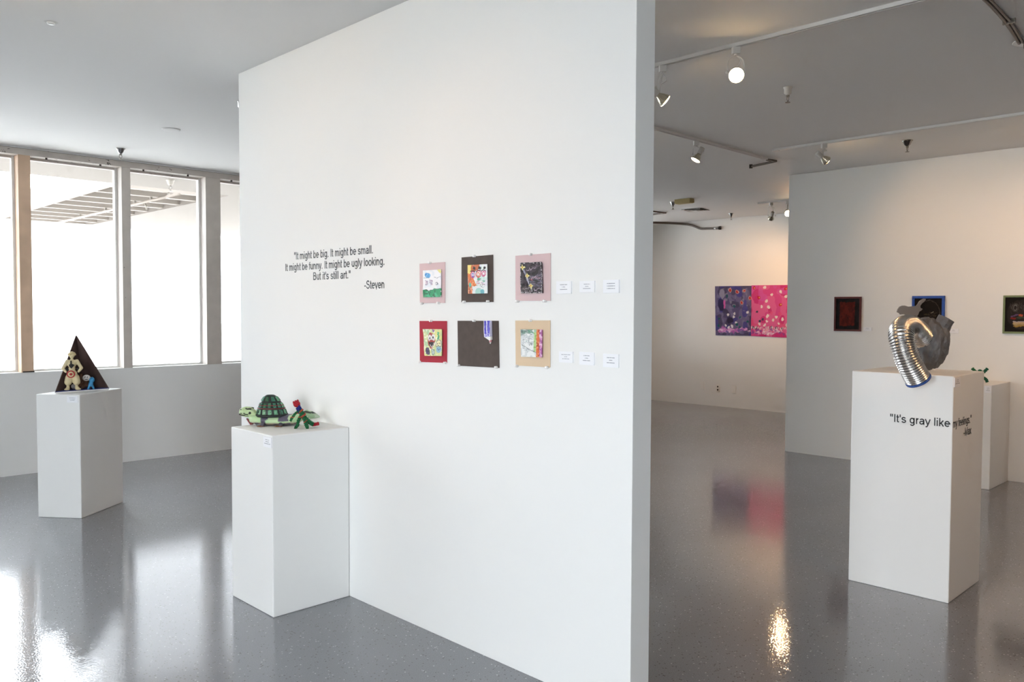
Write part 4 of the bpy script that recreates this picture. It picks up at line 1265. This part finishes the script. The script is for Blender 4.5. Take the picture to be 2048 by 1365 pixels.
def interp(tab, t):
    for (a, b), (c, d) in zip(tab[:-1], tab[1:]):
        if t <= c:
            k = (t - a) / (c - a)
            return b + (d - b) * k
    return tab[-1][1]


def loft(sts, n_, colf, name, parent, m, wob=0.002):
    """sts: (x, y, zc, half_width, half_height)"""
    rr, cols = [], []
    for i, (x, y, zc, hw, hh) in enumerate(sts):
        ring = []
        for j in range(n_):
            a = 2 * math.pi * j / n_
            p = Vector((x, y + hw * math.cos(a), zc + hh * math.sin(a)))
            w_ = mnoise.noise(p * 30) * wob
            p += Vector((0, math.cos(a), math.sin(a))) * w_
            ring.append(tuple(p))
            cols.append(lin(colf(p)))
        rr.append(ring)
    return MB().rings(rr, True, None, cols).build(name, m, parent, True)


def resample(sts, k):
    out = []
    for a, b in zip(sts[:-1], sts[1:]):
        for i in range(k):
            t = i / k
            out.append(tuple(a[q_] + (b[q_] - a[q_]) * t for q_ in range(5)))
    return out + [sts[-1]]


def bodycol(p):
    n1 = mnoise.noise(p * 28) * 0.014
    if -0.073 < p.x + n1 - p.z * 0.25 < -0.043 and p.z < 0.062:
        return '#5a5668'
    if 0.028 < p.x + n1 < 0.082 and p.z > 0.028:
        return '#625e70'
    if p.z < 0.02:
        return '#a89a8c' if mnoise.noise(p * 40) > -0.1 else '#6c6672'
    return '#b4d8a6' if mnoise.noise(p * 22) > 0.0 else '#c3dcb0'


body = [(-0.150, 0, .050, .010, .010), (-.138, 0, .040, .034, .026), (-.105, 0, .034, .055, .03), (-.05, 0, .032, .068, .029), (0, 0, .031, .072, .029), (.05, 0, .031, .070, .029), (.09, 0, .033, .06, .028), (.12, 0, .037, .044, .026), (.14, 0, .044, .03, .02), (.15, 0, .048, .012, .01)]
body = [(a, b, c - 0.0005, d, e) for a, b, c, d, e in body]
loft(resample(body, 8), 36, bodycol, 'body', tur, M_TPAINT)


def headcol(p):
    p = p - Vector((0.020, 0, -0.022))
    if p.x < -0.135 and abs(p.z - (0.086 + 0.25 * (abs(p.x + 0.135) ** 1.0) * 0.0 + 0.004 * math.sin(p.x * 120))) < 0.0022 and p.x > -0.222 and p.x < -0.16:
        return '#24241f'
    return '#b7cf9c' if mnoise.noise(p * 30) > 0 else '#c4d9ab'


head = [(-0.222, 0, .090, .004, .005), (-.217, 0, .092, .016, .017), (-.205, 0, .093, .022, .024), (-.185, 0, .094, .028, .029), (-.165, 0, .093, .03, .029), (-.148, 0, .086, .028, .027), (-.13, 0, .076, .026, .024), (-.11, 0, .064, .024, .02)]
head = [(a + 0.020, b, c - 0.022, d, e) for a, b, c, d, e in head]
hd = loft(resample(head, 6), 28, headcol, 'head', tur, M_TPAINT, 0.001)
HX = Matrix.Translation((0.020, 0, -0.022))
M_EYE = mat('black_paint', '#1b1c1c', 0.4)
for s_ in (-1, 1):
    MB().ball((-0.155, s_ * 0.030, 0.091), (0.007, 0.004, 0.007), 10, 6, HX).build('eye', M_EYE, hd, True)
    MB().ball((-0.208, s_ * 0.016, 0.108), (0.004, 0.006, 0.003), 8, 6, HX).build('nostril', M_EYE, hd, True)
    MB().tube(smooth_path([(-0.180, s_ * 0.020, 0.115), (-0.170, s_ * 0.025, 0.112), (-0.160, s_ * 0.024, 0.113), (-0.150, s_ * 0.02, 0.112)], 4), 0.0042, 6, HX).build('brow', mat('dark_brow_paint', '#454a3c', 0.6), hd, True)
    MB().tube(smooth_path([(-0.2215, s_ * 0.008, 0.083), (-0.212, s_ * 0.0205, 0.080), (-0.19, s_ * 0.0275, 0.078), (-0.176, s_ * 0.0285, 0.082), (-0.166, s_ * 0.028, 0.083)], 6), 0.0024, 6, HX).build('mouth', M_EYE, hd, True)
MB().add([(x + .034, y, z - .026) for x, y, z in [(-.196, -.012, .062), (-.196, .012, .062), (-.17, .014, .05), (-.17, -.014, .05), (-.174, -.010, .028), (-.174, .010, .028), (-.160, -.010, .03), (-.160, .010, .03)]],
         [(0, 1, 5, 4), (0, 4, 6, 3), (1, 2, 7, 5), (2, 3, 6, 7), (0, 3, 2, 1), (4, 5, 7, 6)]).build('throat', mat('dark_red_paint', '#7c2e2c', 0.6), tur)
tail = [(.125, 0, .046, .012, .012), (.14, 0, .052, .036, .020), (.165, 0, .058, .044, .026), (.19, 0, .056, .04, .022), (.215, 0, .051, .028, .014), (.236, 0, .046, .004, .003)]


def tailcol(p):
    if abs(p.z - (0.077 - 0.32 * abs(p.x - 0.165) * 0.5)) < 0.0035 and p.y < 0.01:
        return '#3a4540'
    return '#c3d6bd' if mnoise.noise(p * 26) > -0.05 else '#a3c49c'


loft(resample(tail, 7), 26, tailcol, 'tail', tur, M_TPAINT, 0.001)
M_FOOT = mat('brown_foot_paint', '#7a4a28', 0.6, noise=(60, 0.25))
M_LEGD = mat('dark_leg_paint', '#4b4854', 0.6, noise=(50, 0.2))
for x_, y_ in ((-.058, -.055), (.038, -.055), (-.055, .055), (.05, .055)):
    lg = MB().tube(smooth_path([(x_ + 0.01, y_ * 0.9, .028), (x_ + 0.004, y_ * 1.1, .018), (x_, y_ * 1.15, .003)], 5), 0.011, 8).build('leg', M_LEGD, tur, True)
    MB().ball((x_ - 0.008, y_ * 1.2, 0.0035), (0.022, 0.011, 0.0035), 12, 6).build('foot', M_FOOT, lg, True)
# shell: black dome with raised painted plates
HW = [(0, .083), (.3, .074), (.5, .064), (.7, .052), (.85, .0405), (.95, .030), (1, .0195)]
Z0, ZH = 0.056, 0.110


def dome(t, a, off=0.0):
    h_ = interp(HW, t) + off
    return (-0.024 - 0.008 * t + h_ * math.cos(a), 0.82 * h_ * math.sin(a), Z0 + ZH * t + off * 0.4)


shl = MB().rings([[dome(i / 16, 2 * math.pi * j / 36) for j in range(36)] for i in range(17)]).build('shell', mat('black_shell_paint', '#24302c', 0.5), tur, True)
MB().rings([[dome(0, 2 * math.pi * j / 36, o_)[:2] + (Z0 + z_,) for j in range(36)] for o_, z_ in ((-.004, -.006), (.005, -.006), (.007, 0), (.002, .008))]).build('shell_rim', mat('dark_rim_paint', '#1e2624', 0.5), shl, True)
GREENS = ['#33704f', '#418460', '#68a07c', '#295e43', '#80ad8a', '#38735d']
scute_mats = [mat('scute_green', g, 0.5, noise=(90, 0.25), stain=(60, 0.56, '#24402f')) for g in GREENS]
for row, (t0, t1, nc) in enumerate(((0.05, 0.30, 15), (0.39, 0.62, 15), (0.71, 0.92, 9))):
    for cidx in range(nc):
        a0, a1 = 2 * math.pi * (cidx + 0.2) / nc, 2 * math.pi * (cidx + 0.8) / nc
        v, f = [], []
        for q_, off in ((0, 0.0003), (1, 0.0028)):
            for i in range(3):
                for j in range(3):
                    kk = 0.0 if q_ == 0 else 0.1
                    ta, tb = t0 + (t1 - t0) * kk, t1 - (t1 - t0) * kk
                    aa, ab = a0 + (a1 - a0) * kk, a1 - (a1 - a0) * kk
                    v.append(dome(ta + (tb - ta) * i / 2, aa + (ab - aa) * j / 2, off))
        f += [(9 + i * 3 + j, 9 + i * 3 + j + 1, 9 + (i + 1) * 3 + j + 1, 9 + (i + 1) * 3 + j) for i in range(2) for j in range(2)]
        b_l = [0, 1, 2, 5, 8, 7, 6, 3]
        f += [(b_l[i], b_l[(i + 1) % 8], 9 + b_l[(i + 1) % 8], 9 + b_l[i]) for i in range(8)]
        MB().add(v, f).build('scute', random.choice(scute_mats), shl)
M_REDL = mat('red_line_paint', '#8c3030', 0.5)
for t_ in (0.345, 0.5):
    MB().tube([dome(t_, 2 * math.pi * j / 40, 0.0025) for j in range(41)], 0.0016, 5, cap=False).build('red_line', M_REDL, shl, True)

# ------------------------------------------------------------------ pipe-cleaner figures
M_PCG = mat('green_chenille', '#1f6b40', 0.95, noise=(300, 0.4), bump=(400, 1.0, 0.004))
M_PCR = mat('red_chenille', '#b02430', 0.95, noise=(300, 0.35), bump=(400, 1.0, 0.004))
M_PCO = mat('orange_chenille', '#b84a38', 0.95, noise=(300, 0.35), bump=(400, 1.0, 0.004))
M_PCB = mat('blue_chenille', '#232a7c', 0.95, noise=(300, 0.35), bump=(400, 1.0, 0.004))


def fuzzy(path, rad, name, m, parent, seed=0):
    P = smooth_path(path, 8)
    rr = [rad * (1 + 0.22 * math.sin(i * 1.9 + seed)) for i in range(len(P))]
    return MB().tube(P, rr, 9).build(name, m, parent, True)


def coil(path, rad, turns, wire, name, m, parent):
    P = smooth_path(path, 30)
    out = []
    for i, p in enumerate(P):
        t = (P[min(i + 1, len(P) - 1)] - P[max(i - 1, 0)]).normalized()
        u = t.cross(Vector((0.3, 0.9, 0.2))).normalized()
        v = t.cross(u)
        a = 2 * math.pi * turns * i / len(P)
        out.append(p + (u * math.cos(a) + v * math.sin(a)) * rad)
    return MB().tube(out, wire, 6).build(name, m, parent, True)


pc = thing('pipe_cleaner_figure', 'pipe-cleaner figure with a red head leaning beside the turtle', 'figurine', loc=(2.245, 3.862, P2H), rz=RZ_CAM)
hd = MB().ball((-0.014, 0, 0.130), (0.019, 0.018, 0.018), 14, 10).build('head', M_PCR, pc, True)
coil([(-0.024, 0, 0.128), (-0.014, 0, 0.133), (-0.004, 0, 0.136)], 0.0145, 2.2, 0.005, 'head_coil', M_PCR, hd)
coil([(-0.006, 0, 0.112), (0.0, 0, 0.098)], 0.011, 3, 0.0045, 'neck', M_PCB, pc)
fuzzy([(-0.006, 0, 0.122), (0.0, 0, 0.100), (0.006, 0, 0.08)], 0.011, 'collar', M_PCB, pc, 1)
fuzzy([(0.004, 0, 0.100), (0.012, 0, 0.08), (0.018, 0, 0.06)], 0.014, 'torso', M_PCG, pc, 2)
coil([(0.008, 0, 0.098), (0.016, 0, 0.078), (0.02, 0, 0.06)], 0.0125, 1.5, 0.0045, 'torso_band', M_PCO, pc)
fuzzy([(-0.004, 0, 0.092), (-0.022, -0.008, 0.078), (-0.036, -0.014, 0.056), (-0.044, -0.016, 0.04)], 0.0065, 'arm', M_PCG, pc, 3)
coil([(-0.010, 0, 0.086), (-0.03, -0.01, 0.066), (-0.046, -0.016, 0.042)], 0.005, 2, 0.0035, 'arm_band', M_PCO, pc)
fuzzy([(0.008, 0, 0.066), (-0.004, -0.004, 0.044), (-0.008, -0.006, 0.022), (-0.018, -0.008, 0.006), (-0.024, -0.01, 0.007)], 0.0085, 'leg', M_PCG, pc, 4)
coil([(0.008, 0, 0.066), (-0.004, -0.004, 0.044)], 0.0065, 1, 0.0035, 'leg_band', M_PCO, pc)
fuzzy([(0.018, 0, 0.064), (0.03, -0.004, 0.046), (0.036, -0.008, 0.026), (0.044, -0.010, 0.008), (0.05, -0.01, 0.007)], 0.0105, 'leg', M_PCG, pc, 5)
fuzzy([(0.022, 0.006, 0.06), (0.044, 0.012, 0.036), (0.06, 0.016, 0.024), (0.07, 0.018, 0.018)], 0.012, 'tail_bundle', M_PCG, pc, 6)
fuzzy([(0.066, 0.018, 0.018), (0.082, 0.02, 0.02), (0.098, 0.022, 0.024)], 0.0095, 'red_tip', M_PCR, pc, 7)
coil([(0.016, 0, 0.07), (0.03, -0.004, 0.045), (0.036, -0.008, 0.03)], 0.008, 1.5, 0.0035, 'leg_band', M_PCO, pc)

gf = thing('green_pipe_cleaner_figure', 'green pipe-cleaner figure with raised arms on the half hidden plinth', 'figurine', loc=(8.2, 2.262, PSH), rz=RZ_CAM)
M_TEAL = mat('teal_chenille', '#1f6a56', 0.95, noise=(300, 0.4), bump=(400, 1.0, 0.004))
fuzzy([(-0.02, 0, 0.004), (-0.012, 0, 0.03), (0, 0, 0.05), (0, 0, 0.085)], 0.011, 'torso', M_TEAL, gf, 1)
fuzzy([(0.068, 0, 0.006), (0.058, 0, 0.028), (0.03, 0, 0.045), (0, 0, 0.05)], 0.013, 'leg', M_TEAL, gf, 2)
MB().ball((0, 0, 0.1), 0.02, 12, 8).build('head', M_TEAL, gf, True)
fuzzy([(0, 0, 0.075), (-0.035, 0, 0.095), (-0.068, 0, 0.127)], 0.013, 'arm', M_PCG, gf, 3)
fuzzy([(0, 0, 0.075), (0.035, 0, 0.095), (0.068, 0, 0.127)], 0.013, 'arm', M_TEAL, gf, 4)

# ------------------------------------------------------------------ duct sculpture on the tall plinth
M_LUMP = mat('grey_painted_clay', '#5d5f63', 0.6, noise=(14, 0.22), bump=(40, 0.6, 0.006))
M_PLATE = mat('flat_grey_paint', '#706d6b', 0.7)
M_DUCT = mat('aluminium_duct', '#d4d2cf', 0.24, 1.0)
heart = thing('duct_sculpture', 'grey lump sculpture with bent silver duct hanging over the tall plinth', 'sculpture', loc=(4.92, 1.60, PRH), rz=RZ_CAM)
bm = bmesh.new()
bmesh.ops.create_icosphere(bm, subdivisions=5, radius=1.0)
for v in bm.verts:
    p = v.co.copy()
    k = 1 + 0.13 * mnoise.noise(p * 1.7 + Vector((3, 1, 5))) + 0.07 * mnoise.noise(p * 4.2) + 0.025 * mnoise.noise(p * 11)
    k += 0.03 * (1 if mnoise.cell(p * 3.0) > 0.2 else 0) * 0.6
    taper = 1.0 + 0.18 * p.z
    v.co = Vector((p.x * 0.083 * k * taper - 0.006 + 0.004 * p.z, p.y * 0.09 * k * taper, max(p.z * 0.150 * k, -0.153) + 0.154))
me = bpy.data.meshes.new('lump')
bm.to_mesh(me)
bm.free()
me.materials.append(M_LUMP)
lump = bpy.data.objects.new('lump', me)
C.objects.link(lump)
lump.parent = heart


def stump(x, y, z, d, r0, r1, l, name, seed):
    Mx = aim_matrix((x, y, z), d)
    rr = []
    for i in range(7):
        t = i / 6
        rad = r0 + (r1 - r0) * t
        rr.append([tuple(Vector((rad * (1 + 0.16 * mnoise.noise(Vector((math.cos(a_) * 1.3 + seed, math.sin(a_) * 1.3, t * 2)))) * math.cos(a_),
                                 rad * (1 + 0.16 * mnoise.noise(Vector((math.cos(a_) * 1.3, math.sin(a_) * 1.3 + seed, t * 2)))) * math.sin(a_), l * t)))
                   for a_ in [2 * math.pi * j / 14 for j in range(14)]])
    return MB().rings(rr, True, Mx).build(name, M_LUMP, heart)


stump(0.022, -0.01, 0.225, (0.5, -0.1, 0.9), 0.05, 0.046, 0.088, 'valve_stump', 2)
stump(-0.045, 0.0, 0.25, (-0.25, 0.0, 1), 0.055, 0.035, 0.055, 'valve_stump', 7)
# duct, laid out in world metres then brought into the sculpture's frame
iw = (Matrix.Translation((4.92, 1.60, PRH)) @ Matrix.Rotation(RZ_CAM, 4, 'Z')).inverted()
ctrl = [(4.90, 1.628, 1.395), (4.85, 1.635, 1.415), (4.78, 1.641, 1.447), (4.69, 1.648, 1.474), (4.595, 1.647, 1.458), (4.54, 1.632, 1.419), (4.53, 1.612, 1.346), (4.55, 1.589, 1.272), (4.602, 1.564, 1.190)]
P = smooth_path([iw @ Vector(p) for p in ctrl], 60)
# even spacing, six rings to a rib
STEP = 0.002
pts, rest = [P[0]], STEP
for a_, b2 in zip(P[:-1], P[1:]):
    l_ = (b2 - a_).length
    t_ = 0.0
    while l_ - t_ >= rest:
        t_ += rest
        pts.append(a_.lerp(b2, t_ / l_))
        rest = STEP
    rest -= l_ - t_
rad = [0.0620 + 0.0030 * math.sin(2 * math.pi * i / 6) for i in range(len(pts))]
duct = MB().tube(pts, rad, 36, cap=False).build('duct', M_DUCT, heart, True)
t_ = (pts[-1] - pts[-4]).normalized()
Md = aim_matrix(pts[-1], t_)
MB().rings([[(r * math.cos(2 * math.pi * j / 36), r * math.sin(2 * math.pi * j / 36), z) for j in range(36)] for r, z in ((0.0615, -0.006), (0.0665, -0.006), (0.067, 0.004), (0.062, 0.005), (0.0615, -0.006))],
           cap=False, M=Md).build('blue_rim', mat('blue_tape', '#2f55a0', 0.4), duct, True)
# bird-shaped flat plate on top of the bend
zb = [(262, 248), (275, 205), (300, 172), (335, 156), (370, 155), (420, 170), (490, 165), (535, 160), (560, 130), (575, 100), (600, 75), (640, 55), (668, 58), (668, 68), (650, 95), (615, 125), (592, 160), (596, 188), (625, 200), (622, 212), (600, 232), (580, 240), (565, 285), (545, 310), (515, 322), (460, 315), (420, 290), (365, 282), (310, 285), (295, 262)]
ctr = iw @ Vector((4.70, 1.652, 1.558))
Mb = Matrix.Translation(ctr) @ Matrix.Rotation(math.pi / 2, 4, 'X')
MB().prism([((x - 440) / 2617, (230 - y) / 2617) for x, y in zb][::-1], -0.005, 0.005, Mb).build('bird_plate', M_PLATE, heart, bevel=0.001)
